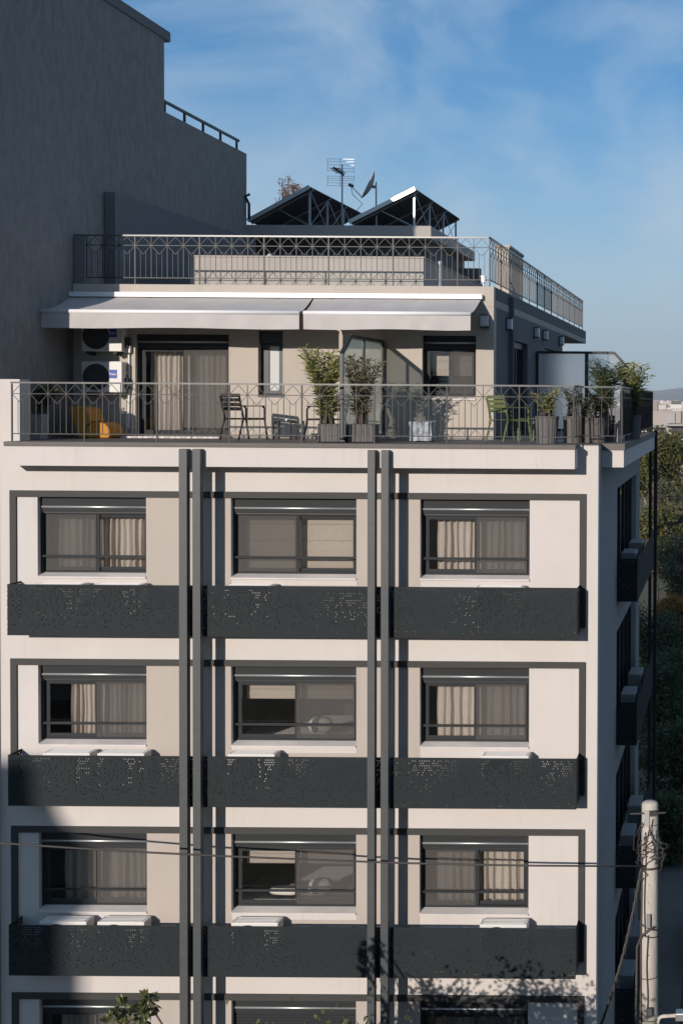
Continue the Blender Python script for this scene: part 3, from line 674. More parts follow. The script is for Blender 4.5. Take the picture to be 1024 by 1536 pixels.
# ================================================================== AIR CONDITIONERS
def ac_parts(t, w=0.86, d=0.32, h=0.60, PLASTIC=PLASTIC):
    MB().box(-w/2, w/2, -d/2, d/2, 0.05, h).build('casing', PLASTIC, t, local=True, bevel=0.012)
    m = MB(); cx = -w*0.14; r = h*0.40; cz = 0.05+(h-0.05)/2
    n = 28; i0 = len(m.v)
    m.v += [(cx+r*math.cos(2*pi*i/n), -d/2-0.012, cz+r*math.sin(2*pi*i/n)) for i in range(n)]
    m.v += [(cx+r*math.cos(2*pi*i/n), -d/2+0.002, cz+r*math.sin(2*pi*i/n)) for i in range(n)]
    m.f += [tuple(reversed(range(n)))[::-1]] + [(i, i+n, (i+1) % n+n, (i+1) % n) for i in range(n)]
    m.build('fan_grille', GRILLE, t, local=True)
    m = MB()
    for i in range(7): m.box(w*0.27, w*0.46, -d/2-0.006, -d/2+0.001, 0.12+i*0.03, 0.132+i*0.03)
    for i in range(4): m.box(-w*0.44, w*0.44, -d*0.36+i*d*0.22, -d*0.30+i*d*0.22, h-0.001, h+0.006)
    m.build('casing_rib', PLASTIC, t, local=True)
    MB().box(-w*0.38, -w*0.30, -d*0.55, d*0.55, 0.0, 0.05).build('foot', GRILLE, t, local=True)
    MB().box(w*0.30, w*0.38, -d*0.55, d*0.55, 0.0, 0.05).build('foot', GRILLE, t, local=True)
    MB().box(w*0.5, w*0.5+0.06, -d*0.05, d*0.42, 0.12, 0.34).build('valve_cover', GRILLE, t, local=True, bevel=0.01)
PLASTSH = pmat('shade darkened casing', (0.20, 0.21, 0.215), 0.55, var=0.05, vscale=4)  # darker copy of the white casing, shade put into the colour
proto = None
ACX = [[(88, 128), (172, 215), (377, 410), (752, 784)], [(100, 140), (186, 221), (377, 415), (760, 793)], [(94, 135), (184, 221), (384, 420), (752, 790)], [(100, 138), (182, 220), None, (755, 790)]]
spot = ['nearest the grey neighbouring wall', 'second from the grey neighbouring wall', 'below the middle window', 'under the window nearest the corner']
for k, f in enumerate(FL[:4]):
    for c, e in enumerate(ACX[k]):
        if e is None: continue
        lift = (0.0, 0.03, 0.045, 0.045)[k]
        x = X(e[1]-33, -0.2, 880+250*k)
        if proto is None:
            proto = thing('air_conditioner', (0, 0, 0), '', 'air conditioner', 'air conditioners behind the front screens'); ac_parts(proto, 0.84, 0.30, 0.66); t = proto
        else: t = copy_tree(proto)
        t.location = (x, -0.235, f+SCT-0.66+lift-0.02+0.015)
        t['label'] = f'white air conditioner, {ROWN[k]} balcony, {spot[c]}'
        # wall brackets the unit hangs on
        for s_ in (-0.28, 0.28): MB().bar((s_, 0.235, -0.02), (s_, -0.16, -0.02), 0.03).bar((s_, 0.225, -0.3), (s_, -0.1, -0.035), 0.025).build('wall_bracket', GRILLE, t, local=True)
gproto = None
for k, f in enumerate(FL[:4]):
    for c, yy in enumerate((4.9, 7.0)):
        if gproto is None:
            gproto = thing('air_conditioner', (0, 0, 0), '', 'air conditioner'); ac_parts(gproto, 0.84, 0.30, 0.66, PLASTIC=PLASTSH); t = gproto
        else: t = copy_tree(gproto)
        t.location = (-2.19, yy, f+SCT-0.66+0.07); t.rotation_euler = (0, 0, pi/2)
        t['group'] = 'air conditioners above the side screens'; t['label'] = f'white air conditioner darkened for shade on the {ROWN[k]} side balcony, {("nearer the street corner", "farther along")[c]}'
# two stacked units on the terrace
for c, (zz, lb) in enumerate(((Z(592, 2.48, 150), 'lower of two stacked white air conditioners with blue label on the terrace wall'), (Z(530.5, 2.48, 150), 'upper of two stacked white air conditioners, half shaded by the awning'))):
    t = thing('air_conditioner', (X(153, 2.5, 560), 2.48+0.15, zz), lb, 'air conditioner', 'stacked air conditioners on the terrace'); 
    ac_parts(t, 0.80, 0.29, 0.66)
    MB().box(0.155, 0.305, -0.151, -0.147, 0.33, 0.50).build('label_plate', BLUE, t, local=True)
    tx = bpy.data.curves.new('lettering', 'FONT'); tx.body = 'Haier'; tx.size = 0.066; tx.align_x = 'CENTER'; tx.extrude = 0.001; tx.materials.append(FABRICB)
    tmp = bpy.data.objects.new('tmp', tx); me = bpy.data.meshes.new_from_object(tmp); bpy.data.objects.remove(tmp)
    if not me.materials: me.materials.append(FABRICB)
    to = bpy.data.objects.new('lettering', me); COL.objects.link(to); to.parent = t; to.location = (0.23, -0.154, 0.393); to.rotation_euler = (pi/2, 0, 0)
    for s_ in (-.25, .25): MB().bar((s_, 0.14, -0.01), (s_, -0.14, -0.01), 0.03).build('wall_bracket', GRILLE, t, local=True)
cx = X(193, 2.7, 560)
t = thing('junction_box', (cx, 2.7, 17.0), 'small white junction box on the wall beside the stacked air conditioners', 'junction box')
MB().box(cx-0.05, cx+0.05, 2.66, 2.748, 16.92, 17.06).build('box', PLASTIC, t, bevel=0.008)
MB().tube([(cx, 2.72, 16.92), (cx, 2.72, 16.2), (cx-0.02, 2.72, 15.4)], 0.022, 6).tube([(cx-0.2, 2.68, 16.7), (cx-0.12, 2.66, 16.6), (cx, 2.72, 16.5)], 0.018, 6).build('conduit', PLASTIC, t)

# ================================================================== TERRACE FURNITURE
def slat_chair(loc, rz, mat, label, group):
    """metal armchair with slatted seat and back; faces local +Y"""
    t = thing('armchair', loc, label, 'armchair', group, rz)
    w, d, sh, bh = 0.50, 0.50, 0.42, 0.84
    m = MB()
    for i in range(7):
        y = -d/2+0.03+i*(d-0.06)/6; m.box(-w/2+0.02, w/2-0.02, y-0.027, y+0.027, sh-0.012-0.01*math.sin(i/6*pi), sh-0.01*math.sin(i/6*pi))
    m.bar((-w/2+0.02, -d/2, sh-0.024), (-w/2+0.02, d/2, sh-0.024), 0.025); m.bar((w/2-0.02, -d/2, sh-0.024), (w/2-0.02, d/2, sh-0.024), 0.025)
    m.build('seat_slats', mat, t, local=True)
    m = MB()
    for i in range(4):
        z = 0.56+i*0.085; y = -d/2-0.03-0.2*(z-sh)
        m.prism([(-w/2, z), (w/2, z), (w/2, z+0.066), (-w/2, z+0.066)], 'y', y-0.009, y+0.009)
    m.build('backrest', mat, t, local=True)
    for s_ in (-1, 1):
        x = s_*(w/2)
        MB().tube([(x, -d/2-0.14, 0), (x, -d/2-0.02, sh), (x, -d/2-0.125, bh+0.0)], 0.019, 6).build('leg', mat, t, local=True)
        MB().tube([(x, d/2+0.06, 0), (x, d/2-0.01, sh-0.02), (x, d/2-0.01, 0.60), (x, d/2-0.06, 0.645)], 0.019, 6).build('leg', mat, t, local=True)
        MB().box(x-0.022, x+0.022, -d/2-0.07, d/2+0.0, 0.64, 0.658).build('arm', mat, t, local=True, bevel=0.006)
    return t
def low_table(loc, w, d, h, mat, label):
    t = thing('side_table', loc, label, 'side table')
    m = MB()
    for i in range(5):
        y = -d/2+d*(i+0.5)/5; m.box(-w/2, w/2, y-d/10+0.008, y+d/10-0.008, h-0.015, h)
    m.box(-w/2+.01, -w/2+.03, -d/2+.01, d/2-.01, h-0.035, h-0.016).box(w/2-.03, w/2-.01, -d/2+.01, d/2-.01, h-0.035, h-0.016)
    m.build('tabletop_slats', mat, t, local=True)
    for sx in (-1, 1):
        for sy in (-1, 1): MB().bar((sx*(w/2-0.02), sy*(d/2-0.02), 0), (sx*(w/2-0.02), sy*(d/2-0.02), h-0.016), 0.026).build('leg', mat, t, local=True)
    return t
zf = ZT+0.001
def gx(px, Y, py=640): return X(px, Y, py)
slat_chair((gx(368, 1.5), 1.5, zf), R(-28), BLACKP, 'black slatted metal armchair beside the sliding door, turned toward the low table', 'black armchairs on the terrace')
slat_chair((gx(488, 1.4), 1.4, zf), R(78), BLACKP, 'black slatted metal armchair half hidden behind the flowering planter', 'black armchairs on the terrace')
low_table((gx(427, 1.6), 1.6, zf), 0.36, 0.36, 0.36, BLACKP, 'small low black table between the two black armchairs')
m = MB().lathe((gx(431, 1.6), 1.55, zf+0.361), [(0.025, 0), (0.034, 0.03), (0.036, 0.055), (0.032, 0.055), (0.028, 0.01)], 14)
tag(m.build('coffee_cup', LINEN, None, smooth=True), 'tiny white cup on the low black table', 'cup')
slat_chair((gx(765, 1.6), 1.6, zf), R(-40), GREENP, 'olive green slatted armchair at the terrace corner beside ribbed pots', 'green armchairs on the terrace')
low_table((gx(790, 2.2), 2.2, zf), 0.34, 0.34, 0.44, GREENP, 'small olive green table behind the green armchair')
# mustard lounge chair: slanted back and rolled seat
t = thing('lounge_chair', (gx(134, 2.1), 2.1, zf), 'mustard upholstered lounge chair with rolled seat in the shade', 'lounge chair')
def px2(px, py): p = at(px, py-2, 1.8); return (p.x, p.z)
seat = [px2(131, 664), px2(126, 655), px2(129, 642), px2(138, 636), px2(150, 635), px2(158, 638), px2(164, 645), px2(165.5, 653), px2(163, 660), px2(158, 664)]
seat = [(x, max(z, zf+0.005)) for x, z in seat]
m = MB(); m.prism(seat, 'y', 1.80, 2.40); m.build('seat', YELLOW, t, bevel=0.03)
bk = [px2(117, 660), px2(103, 613), px2(106, 611.5), px2(125, 612), px2(128, 614), px2(137, 634), px2(129, 640), px2(126, 652), px2(128, 664)]
bk = [(x, max(z, zf+0.005)) for x, z in bk]
m = MB(); m.prism(bk, 'y', 1.81, 2.39); m.build('backrest', YELLOW, t, bevel=0.02)
# crumpled pouf
m = MB(); n = 8; px0 = gx(634, 1.0)
pf = thing('pouf', (px0, 1.0, zf), 'pale crumpled cube pouf standing in the shade near the wall', 'pouf')
def crump(p): 
    v = Vector(p); return v+0.025*mnoise.noise_vector(v*9)
faces = []
for ax in range(3):
    for sgn in (-1, 1):
        i0 = len(m.v)
        for a in range(n+1):
            for b in range(n+1):
                u, v = -0.5+a/n, -0.5+b/n; q = [0, 0, 0]; q[ax] = sgn*0.5; q[(ax+1) % 3] = u; q[(ax+2) % 3] = v
                m.v.append(tuple(crump((px0+q[0]*0.40, 1.0+q[1]*0.40, zf+0.20+q[2]*0.36))))
        for a in range(n):
            for b in range(n):
                k = i0+a*(n+1)+b; fc = (k, k+1, k+n+2, k+n+1); m.f.append(fc if sgn < 0 else fc[::-1])
m.build('cover', CRUMP, pf)

# ---------------------------------------------------------------- plants
def stem_plant(t, base, n, h, spread, leafm, ln, wd, per, seed, lean=(0, 0), bare=0.25, stems_mat=BARK):
    rnd = random.Random(seed); random.seed(seed); ml, ms = MB(), MB(); base = Vector(base)
    for i in range(n):
        a = rnd.uniform(0, 2*pi); s_ = spread*math.sqrt(rnd.random()); hh = h*rnd.uniform(0.72, 1.0)
        b0 = base+Vector((rnd.uniform(-.6, .6)*min(spread, .2), rnd.uniform(-.5, .5)*min(spread, .2), 0))
        tip = base+Vector((math.cos(a)*s_+lean[0], math.sin(a)*s_+lean[1], hh)); mid = (b0+tip)/2+Vector((-math.cos(a)*s_*.2, -math.sin(a)*s_*.2, hh*.06))
        pts = [b0, (b0+mid)/2+Vector((0, 0, .02)), mid, (mid+tip)/2+Vector((math.cos(a), math.sin(a), 0))*0.02*s_, tip]
        ms.tube(pts, [0.012, 0.010, 0.008, 0.006, 0.003], 5)
        for k in range(per):
            u = bare+(1-bare)*(k+rnd.random())/per; x = u*(len(pts)-1); j = min(int(x), len(pts)-2); p = pts[j].lerp(pts[j+1], x-j)
            ax = (pts[j+1]-pts[j]).normalized(); th = rnd.uniform(0, 2*pi)
            side = Vector((math.cos(th), math.sin(th), 0)); dd = side*rnd.uniform(.6, 1)+ax*rnd.uniform(.25, .9)+Vector((0, 0, rnd.uniform(-.3, .15)))
            ml.leaf(p, dd, ln*rnd.uniform(.65, 1.1), wd*rnd.uniform(.8, 1.15))
    ms.build('stem', stems_mat, t); return ml.build('foliage', leafm, t)
def box_planter(t, x0, x1, y0, y1, h, mat):
    m = MB().gridwall('y', [x0, x1], [zf, zf+h], y0, y1, [])
    n = int((x1-x0)/0.09)
    for i in range(n+1): x = x0+(x1-x0)*i/n; m.box(x-0.006, x+0.006, y0-0.010, y0-0.001, zf+0.01, zf+h-0.02)
    m.box(x0-0.012, x1+0.012, y0-0.012, y1+0.012, zf+h+0.001, zf+h+0.022); m.build('pot', mat, t)
    MB().box(x0+.03, x1-.03, y0+.03, y1-.03, zf+h+0.0225, zf+h+0.03).build('soil', SOIL, t)
def round_pot(t, c, r0, r1, h, mat, ribs=22):
    m = MB(); n = ribs*2; i0 = 0; c = Vector(c); prof = [(r0, 0), (r0+(r1-r0)*.5, h*.5), (r1, h-0.03), (r1+.008, h-.028), (r1+.008, h), (r1-.025, h), (r1-.03, h-.05)]
    for k, (r, z) in enumerate(prof):
        for j in range(n):
            rr = r*(1.0 if j % 2 else 0.965) if k < 3 else r; th = 2*pi*j/n; m.v.append((c.x+rr*math.cos(th), c.y+rr*math.sin(th), c.z+z))
    for k in range(len(prof)-1):
        for j in range(n): a0 = k*n+j; a1 = k*n+(j+1) % n; m.f.append((a0, a1, a1+n, a0+n))
    m.f.append(tuple(reversed(range(n)))); m.build('pot', mat, t)
    MB().lathe((c.x, c.y, c.z+h-.055), [(r1-.031, 0), (r1-.031, .01)], 16).build('soil', SOIL, t)
# two oleanders in long grey planters
t = thing('potted_oleander', (gx(496, .35), .35, zf), 'tall bright green oleander in ribbed grey planter before the glass screen', 'potted plant', 'oleanders in grey planters')
box_planter(t, gx(477, .12), gx(517, .12), .12, .5, .31, POTG)
stem_plant(t, (gx(490, .3), .3, zf+.32), 34, 1.42, .42, LEAFO, .20, .027, 46, 11, lean=(-.04, 0), bare=.10)
t = thing('potted_oleander', (gx(535, .35), .35, zf), 'thinner reddish oleander in grey planter beside the tall green one', 'potted plant', 'oleanders in grey planters')
box_planter(t, gx(522, .1), gx(560, .1), .12, .5, .31, POTG)
stem_plant(t, (gx(543, .3), .3, zf+.32), 22, 1.30, .40, LEAFR, .18, .026, 40, 12, lean=(0, 0), bare=.12)
# pale pot with dark shrub by the neighbour wall
t = thing('potted_shrub', (gx(57, 1.2), 1.2, zf), 'round dark shrub in a tall pale pot beside the lounge chair', 'potted plant')
m = MB(); c = (gx(57, 1.2), 1.2)
m.prism([(c[0]-.11, zf), (c[0]+.11, zf), (c[0]+.15, zf+.47), (c[0]-.15, zf+.47)], 'y', 1.07, 1.33); m.build('pot', POTW, t)
stem_plant(t, (c[0]+.05, 1.2, zf+.47), 22, .55, .34, LEAFD, .09, .035, 44, 13, lean=(.08, 0), bare=.25)
# ribbed pots at the corner
def potted(px, Y, r0, r1, h, nst, ph, sp, lm, ln, wd, per, seed, label, mat=POTG, name='potted_shrub', lean=(0, 0)):
    x = gx(px, Y); t = thing(name, (x, Y, zf), label, 'potted plant', 'shrubs in ribbed pots at the terrace corner')
    round_pot(t, (x, Y, zf), r0, r1, h, mat); stem_plant(t, (x, Y, zf+h-.05), nst, ph, sp, lm, ln, wd, per, seed, lean=lean, bare=.15)
potted(820, .45, .185, .215, .50, 20, .58, .30, LEAFO, .085, .028, 30, 31, 'wide ribbed pot with upright yellow green shrub beside the green armchair')
potted(858, .9, .15, .175, .50, 18, .62, .30, LEAFS, .075, .026, 34, 32, 'ribbed pot with silvery shrub second from the green armchair')
potted(880, 1.2, .15, .175, .47, 14, .45, .26, LEAFS, .07, .026, 30, 33, 'ribbed pot with low silver shrub in front of a dark post')
potted(897, 1.05, .13, .15, .47, 16, .62, .28, LEAFD, .085, .03, 34, 34, 'narrow dark pot with loose olive shrub near the railing corner')
potted(908, 2.2, .16, .18, .50, 30, 1.14, .38, LEAFD, .20, .026, 44, 35, 'tall dark oleander rising above the corner railing')
potted(948, 3.6, .16, .18, .50, 22, 1.16, .34, LEAFO, .21, .028, 40, 36, 'tall sunlit oleander beyond the dark one at the side railing', lean=(.03, 0))
x = gx(925.5, 1.6)
tag(MB().lathe((x, 1.6, zf), [(.06, 0), (.06, .40), (.055, .41), (.02, .415)], 18).build('floor_lantern', POTW, None, smooth=False), 'small pale cylinder lantern on the floor at the railing corner', 'lantern')

# ================================================================== ROOF EQUIPMENT
ZR = Z(337.5, Y2, 500)
def solar(px_lo, py_lo, px_hi, py_hi, yfar, label):
    Yn = 13.35; lo = at(px_lo, py_lo, Yn); hi = at(px_hi, py_hi, Yn); yf = yfar
    t = thing('solar_panel_array', ((lo.x+hi.x)/2, (Yn+yf)/2, ZR), label, 'solar panels', 'tilted solar panel arrays on the roof')
    d = (hi-lo).normalized(); nrm = Vector((-d.z, 0, d.x)); npan = 3; Ly = (yf-Yn)/npan
    for i in range(npan):
        y0 = Yn+i*Ly+0.01; y1 = Yn+(i+1)*Ly-0.01
        m = MB(); a, b = lo, hi; pts = [(a.x, a.z), (b.x, b.z), (b.x+nrm.x*.045, b.z+nrm.z*.045), (a.x+nrm.x*.045, a.z+nrm.z*.045)]
        m.prism(pts, 'y', y0, y1); po = m.build('panel', PANELB, t)
        m = MB(); e = [(a.x+nrm.x*.046+d.x*.03, a.z+nrm.z*.046+d.z*.03), (b.x+nrm.x*.046-d.x*.03, b.z+nrm.z*.046-d.z*.03), (b.x+nrm.x*.05-d.x*.03, b.z+nrm.z*.05-d.z*.03), (a.x+nrm.x*.05+d.x*.03, a.z+nrm.z*.05+d.z*.03)]
        m.prism(e, 'y', y0+.03, y1-.03); m.build('glass_face', PANELF, po)
    m = MB()
    o = nrm*.03
    m.bar(lo+o-Vector((0, .015, 0)), hi+o-Vector((0, .015, 0)), .03, .11, up=nrm); m.build('edge_trim', ALU, t)
    ys = [Yn+0.25+(yf-Yn-0.4)*i/3 for i in range(4)]
    for y in ys:
        a = Vector((lo.x, y, lo.z))-nrm*.025; b = Vector((hi.x, y, hi.z))-nrm*.025
        MB().bar(a, b, .04, .045, up=nrm).build('slope_rail', GALV, t)
        b2 = b-d*.12; MB().bar((b2.x, y, ZR), (b2.x, y, b2.z+.10), .05).build('post', GALV, t)
        MB().bar((b2.x-.03, y, ZR+.05), (lo.x+(hi.x-lo.x)*.45, y, lo.z+(hi.z-lo.z)*.45-.05), .020).build('strut', GALV, t)
    m = MB(); xb = hi.x-d.x*.12
    for i in range(3):
        m.bar((xb+.03, ys[i], ZR+.05), (xb+.03, ys[i+1], hi.z-.12), .015); m.bar((xb+.055, ys[i+1], ZR+.05), (xb+.055, ys[i], hi.z-.12), .015)
    m.build('cross_brace', GALV, t)
    return t
solar(372, 332, 465, 281, 18.6, 'tilted solar panels next to the neighbouring wall, seen from underneath')
solar(524, 334, 623, 284, 19.4, 'tilted solar panels on open trestle legs near the roof corner')
# television antenna
Ya = 13.5; ab = at(513, 337, Ya); topz = at(513, 246, Ya).z
t = thing('antenna', (ab.x, Ya, ZR), 'television antenna with wire reflector on a thin mast', 'antenna')
MB().tube([(ab.x, Ya, ZR), (ab.x, Ya, topz)], .022, 8).build('mast', GALV, t)
m = MB(); za = Z(262, Ya, 513)
def wire(x0, z0, x1, z1, r=.006, y=Ya-.05): m.tube([(x0, y, z0), (x1, y, z1)], r, 5)
for py in (238, 242, 247, 252, 256, 264, 267, 270, 274, 278):
    p, q = at(491+(1.5 if py > 260 else 0), py, Ya), at(531+(1 if py < 260 else 0), py+1, Ya); wire(p.x, p.z, q.x, q.z, .005)
for px, pa, pb in ((492, 238, 257), (531.5, 240, 259), (492, 263, 279), (531.5, 264, 272), (511, 237, 280)):
    p, q = at(px, pa, Ya), at(px, pb, Ya); wire(p.x, p.z, q.x, q.z, .006)
m.build('reflector_lattice', GALV, t)
m = MB(); p = at(499, 250, Ya-1.0); q = at(515, 262, Ya)
p = Vector((p.x, Ya-.9, p.z)); q = Vector((q.x, Ya, q.z)); m.tube([p, q], .03, 6)
for i in range(8):
    c = p.lerp(q, .05+.8*i/8); m.bar(c-Vector((.14, 0, 0)), c+Vector((.14, 0, 0)), .012)
m.build('receiver_boom', DARKM, t)
# satellite dish
Yd = 14.0; dc = at(557, 279, Yd); t = thing('satellite_dish', (at(564, 300, Yd).x, Yd, ZR), 'round satellite dish on a short pole between the solar arrays', 'satellite dish')
axis = Vector((-.86, -.30, .40)).normalized(); a1_ = axis.cross(Vector((0, 0, 1))).normalized(); a2_ = a1_.cross(axis)
m = MB(); n, mr = 28, 6; rad = .43
for sh in (0, .02):
    for k in range(mr+1):
        r = rad*k/mr+.0001
        for j in range(n):
            th = 2*pi*j/n; m.v.append(tuple(dc+(a1_*math.cos(th)*.92+a2_*math.sin(th))*r+axis*(.28*r*r/rad-sh)))
for s_ in range(2):
    for k in range(mr):
        for j in range(n):
            b0 = s_*(mr+1)*n+k*n; f4 = (b0+j, b0+(j+1) % n, b0+n+(j+1) % n, b0+n+j); m.f.append(f4 if s_ == 0 else f4[::-1])
for j in range(n): b0 = mr*n; b1 = (mr+1)*n+mr*n; m.f.append((b0+j, b0+(j+1) % n, b1+(j+1) % n, b1+j))
m.build('reflector', POTW, t, smooth=True)
pole = Vector((at(564, 300, Yd).x, Yd, 0)); MB().tube([(pole.x, Yd, ZR), (pole.x, Yd, dc.z+.12)], .022, 8).build('pole', GALV, t)
MB().bar(dc-axis*.02, (pole.x, Yd, dc.z-.02), .08).build('bracket', GALV, t)
lnb = at(526, 278, Yd-.2); foot = dc-a2_*rad*.95+axis*.1
MB().tube([foot, lnb], .012, 6).build('feed_arm', DARKM, t); MB().tube([lnb-Vector((.06, 0, -.03)), lnb+Vector((.07, .02, -.02))], .045, 8).build('feed_horn', DARKM, t)
MB().tube([lnb, lnb+Vector((.05, 0, -.25)), lnb+Vector((.3, .1, -.5)), lnb+Vector((.0, .1, -.85))], .009, 5).build('cable', DARKM, t)
# small roof lamps
p = at(403, 383, 4.9)
t = thing('globe_lamp', (p.x, 4.95, p.z-.07), 'small white globe lamp on the roof block behind the railing', 'globe lamp')
MB().lathe((p.x, 4.95, p.z-.01), [(.005, -.055), (.035, -.045), (.055, 0), (.035, .045), (.005, .055)], 14).build('globe', LAMPG, t, smooth=True); MB().lathe((p.x, 4.95, p.z-.115), [(.04, 0), (.03, .055)], 12).build('base', DARKM, t)
p = at(724.5, 432, YW+.02)
t = thing('post_lamp', (p.x, YW+.05, ZPAR), 'white cup shaped lamp at the parapet corner of the roof', 'lamp')
MB().lathe((p.x, YW+.045, ZPAR+.0), [(.012, 0), (.012, .06), (.045, .08), (.055, .19), (.065, .195), (.065, .215), (.02, .225)], 14).build('lamp_body', FABRICB, t, smooth=False)
p = at(660, 433, 3.6)
tag(MB().lathe((p.x, 3.6, ZS+.14), [(.035, 0), (.035, .78), (.05, .785), (.05, .84), (.01, .86)], 12).build('vent_pipe', GALV, None), 'thin grey vent pipe standing behind the roof railing', 'vent pipe')

# ================================================================== NEIGHBOURING BUILDING
YN0 = -0.12
nb = thing('neighbouring_building', (-18, 6, 0), 'tall grey plastered building with blank wall beside the white block', 'building')
XN = XL-0.012
zA, zB = 16+8.36, 16+6.68
ya, yb = 7.1, 12.35
MB().prism([(YN0, 0), (yb, 0), (yb, zB), (ya, zB), (ya, zA-.55), (ya, zA), (YN0, zA)], 'x', -24, XN).build('blank_wall', CONC, nb)
MB().box(-24, XN+0.03, YN0-.05, ya+.28, zA+.001, zA+.22).build('roof_coping', CONCP, nb)
MB().box(XN-3, XN, ya+.001, ya+.24, zA-.02, zA).build('coping_corbel', CONCP, nb)
t = thing('neighbour_railing', (XN-.15, 9.7, zB), 'thin dark railing on the lower roof of the grey neighbouring building', 'railing')
MB().bar((XN-.12, ya+.02, zB+.30), (XN-.12, yb-.25, zB+.30), .06).build('top_rail', DARKM, t)
for i in range(5): y = ya+.3+(yb-ya-.7)*i/4; MB().bar((XN-.12, y, zB), (XN-.12, y, zB+.28), .05).build('post', DARKM, t)
m = MB().tube([(XN+.12, 12.2, 16+4.9), (XN+.12, 12.2, 16+5.3), (XN+.02, 12.2, 16+5.5), (XN+.15, 12.15, 16+5.55)], .04, 8)
tag(m.build('wall_pipe', DARKM, None, smooth=True), 'bent dark pipe at the far foot of the grey neighbouring wall', 'pipe')

# ================================================================== UTILITY POLE AND CABLES
YU = 0.8; pt = at(974.5, 1203, YU)
up = thing('utility_pole', (pt.x, YU, 0), 'round pale concrete utility pole wound with black cables', 'utility pole')
hz = pt.z
MB().lathe((pt.x, YU, 0), [(.190, 0), (.155, hz-.06), (.148, hz-.02), (.10, hz+.012), (.01, hz+.022)], 24).build('shaft', POLEC, up, smooth=True)
def prad(z): return .190+(.155-.190)*z/hz
def ring(z, r=.012, tilt=0.0, mat=CABLE, name='cable_tie'):
    pts = []; R0 = prad(z)+.006
    for i in range(25): th = 2*pi*i/24; pts.append((pt.x+R0*math.cos(th), YU+R0*math.sin(th), z+tilt*math.cos(th)))
    MB().tube(pts, r, 6).build(name, mat, up, smooth=True)
Zu = lambda py: Z(py, YU, 974)
for py, rr, tl in ((1217, .014, .02), (1235, .007, -.01), (1300, .022, .0), (1388, .016, -.07), (1401, .012, -.03), (1464, .008, .01), (1527, .010, -.01)): ring(Zu(py), rr, tl)
rnd = random.Random(4)
for i in range(16):
    pts = []; th0 = rnd.uniform(-2.6, -.6); z0 = Zu(rnd.uniform(1225, 1265)); z1 = Zu(rnd.uniform(1275, 1320)); bul = rnd.uniform(.03, .22); nseg = 12
    for k in range(nseg+1):
        u = k/nseg; th = th0+u*rnd.uniform(.6, 1.6)*1.2*(1 if i % 2 else -1); z = z0+(z1-z0)*u; rr = prad(z)+.015+bul*math.sin(pi*u)*(0.5 if -2.4 < th < -.9 else 1)
        pts.append((pt.x+rr*math.cos(th), YU+rr*math.sin(th), z))
    MB().tube(pts, .008, 5).build('loose_cable', CABLE, up, smooth=True)
for i, (dx, py0, py1) in enumerate(((-.07, 1245, 1400), (-.14, 1290, 1540), (-.02, 1398, 1510))):
    pts = []
    for k in range(12):
        u = k/11; py = py0+(py1-py0)*u; z = Zu(py); yy = YU-math.sqrt(max(prad(z)**2-dx*dx, 0))-.018
        pts.append((pt.x+dx+.012*math.sin(u*7+i), yy, z))
    MB().tube(pts, (.012, .020, .014)[i], 6).build('downlead_cable', CABLE, up, smooth=True)
pts = [(pt.x+.10, YU-.175, Zu(1386)), (pt.x-.02, YU-.225, Zu(1390)), (pt.x-.14, YU-.17, Zu(1400)), (pt.x-.225, YU-.04, Zu(1420)), (pt.x-.235, YU-.02, Zu(1470)), (pt.x-.25, YU, Zu(1600)), (pt.x-.26, YU, 1.0)]
MB().tube(pts, .024, 8).build('conduit', RUST, up, smooth=True)
MB().box(pt.x-.09, pt.x-.0, YU-.185, YU-.14, Zu(1236), Zu(1212)).build('top_bracket', ALU, up)
MB().bar((pt.x-.36, YU-.17, Zu(1217)), (pt.x+.30, YU-.17, Zu(1215)), .022).bar((pt.x+.0, YU-.20, Zu(1216)), (pt.x+.13, YU-.17, Zu(1216)), .09).build('cross_bracket', CABLE, up)
MB().box(pt.x-.04, pt.x+.03, YU-.24, YU-.17, Zu(1385), Zu(1366)).build('splice_box', GALV, up); MB().box(pt.x-.03, pt.x+.07, YU-.26, YU-.19, Zu(1518), Zu(1505)).build('junction_box', RUST, up)
m = MB()
for py in (1323, 1350, 1428): m.lathe((pt.x+.0, YU-prad(Zu(py))-.005, Zu(py)), [(.008, -.008), (.008, .008)], 6)
m.build('bolt', RUST, up)
MB().tube([(pt.x+.165, YU-.04, Zu(1548)), (pt.x+.175, YU-.04, Zu(1530)), (pt.x+.21, YU-.04, Zu(1525)), (pt.x+.27, YU-.04, Zu(1523.5)), (pt.x+.55, YU-.04, Zu(1522)), (pt.x+1.1, YU-.04, Zu(1520))], .034, 10).build('lamp_arm', POLEC, up, smooth=True)
MB().box(pt.x+.50, pt.x+1.2, YU-.14, YU+.08, Zu(1528), Zu(1516)).build('lamp_head', GALV, up, bevel=.02)
pts = [at(px, py, -d_) for px, py, d_ in ((-260, 1240, 2.5), (-120, 1254, 2.2), (0, 1265, 1.95), (110, 1272.5, 1.72), (220, 1279, 1.5), (330, 1284.5, 1.28), (430, 1288.5, 1.08), (520, 1292, .92), (600, 1295, .80), (700, 1297.5, .70), (800, 1299, .62), (880, 1299.5, .55), (966, 1300, -(YU-.17)))]
tag(MB().tube(pts, .018, 8).build('overhead_cable', CABLE, None, smooth=True), 'black overhead cable sagging across the facade to the concrete pole', 'cable')
MB_ = MB(); c0, c1 = at(962, 1302, YU-.12), at(899, 1545, .45); c2 = at(880, 1640, -.1)
for s_ in range(3):
    pts = []
    for k in range(60):
        u = k/59; p = c0.lerp(c1, u) if u < 1 else c1; p = p+Vector((.05*math.sin(u*pi), 0, -.10*math.sin(u*pi))); th = u*34+s_*2.09; pts.append(p+Vector((.018*math.cos(th), .018*math.sin(th), 0)))
    pts.append(c2); MB_.tube(pts, .012, 5)
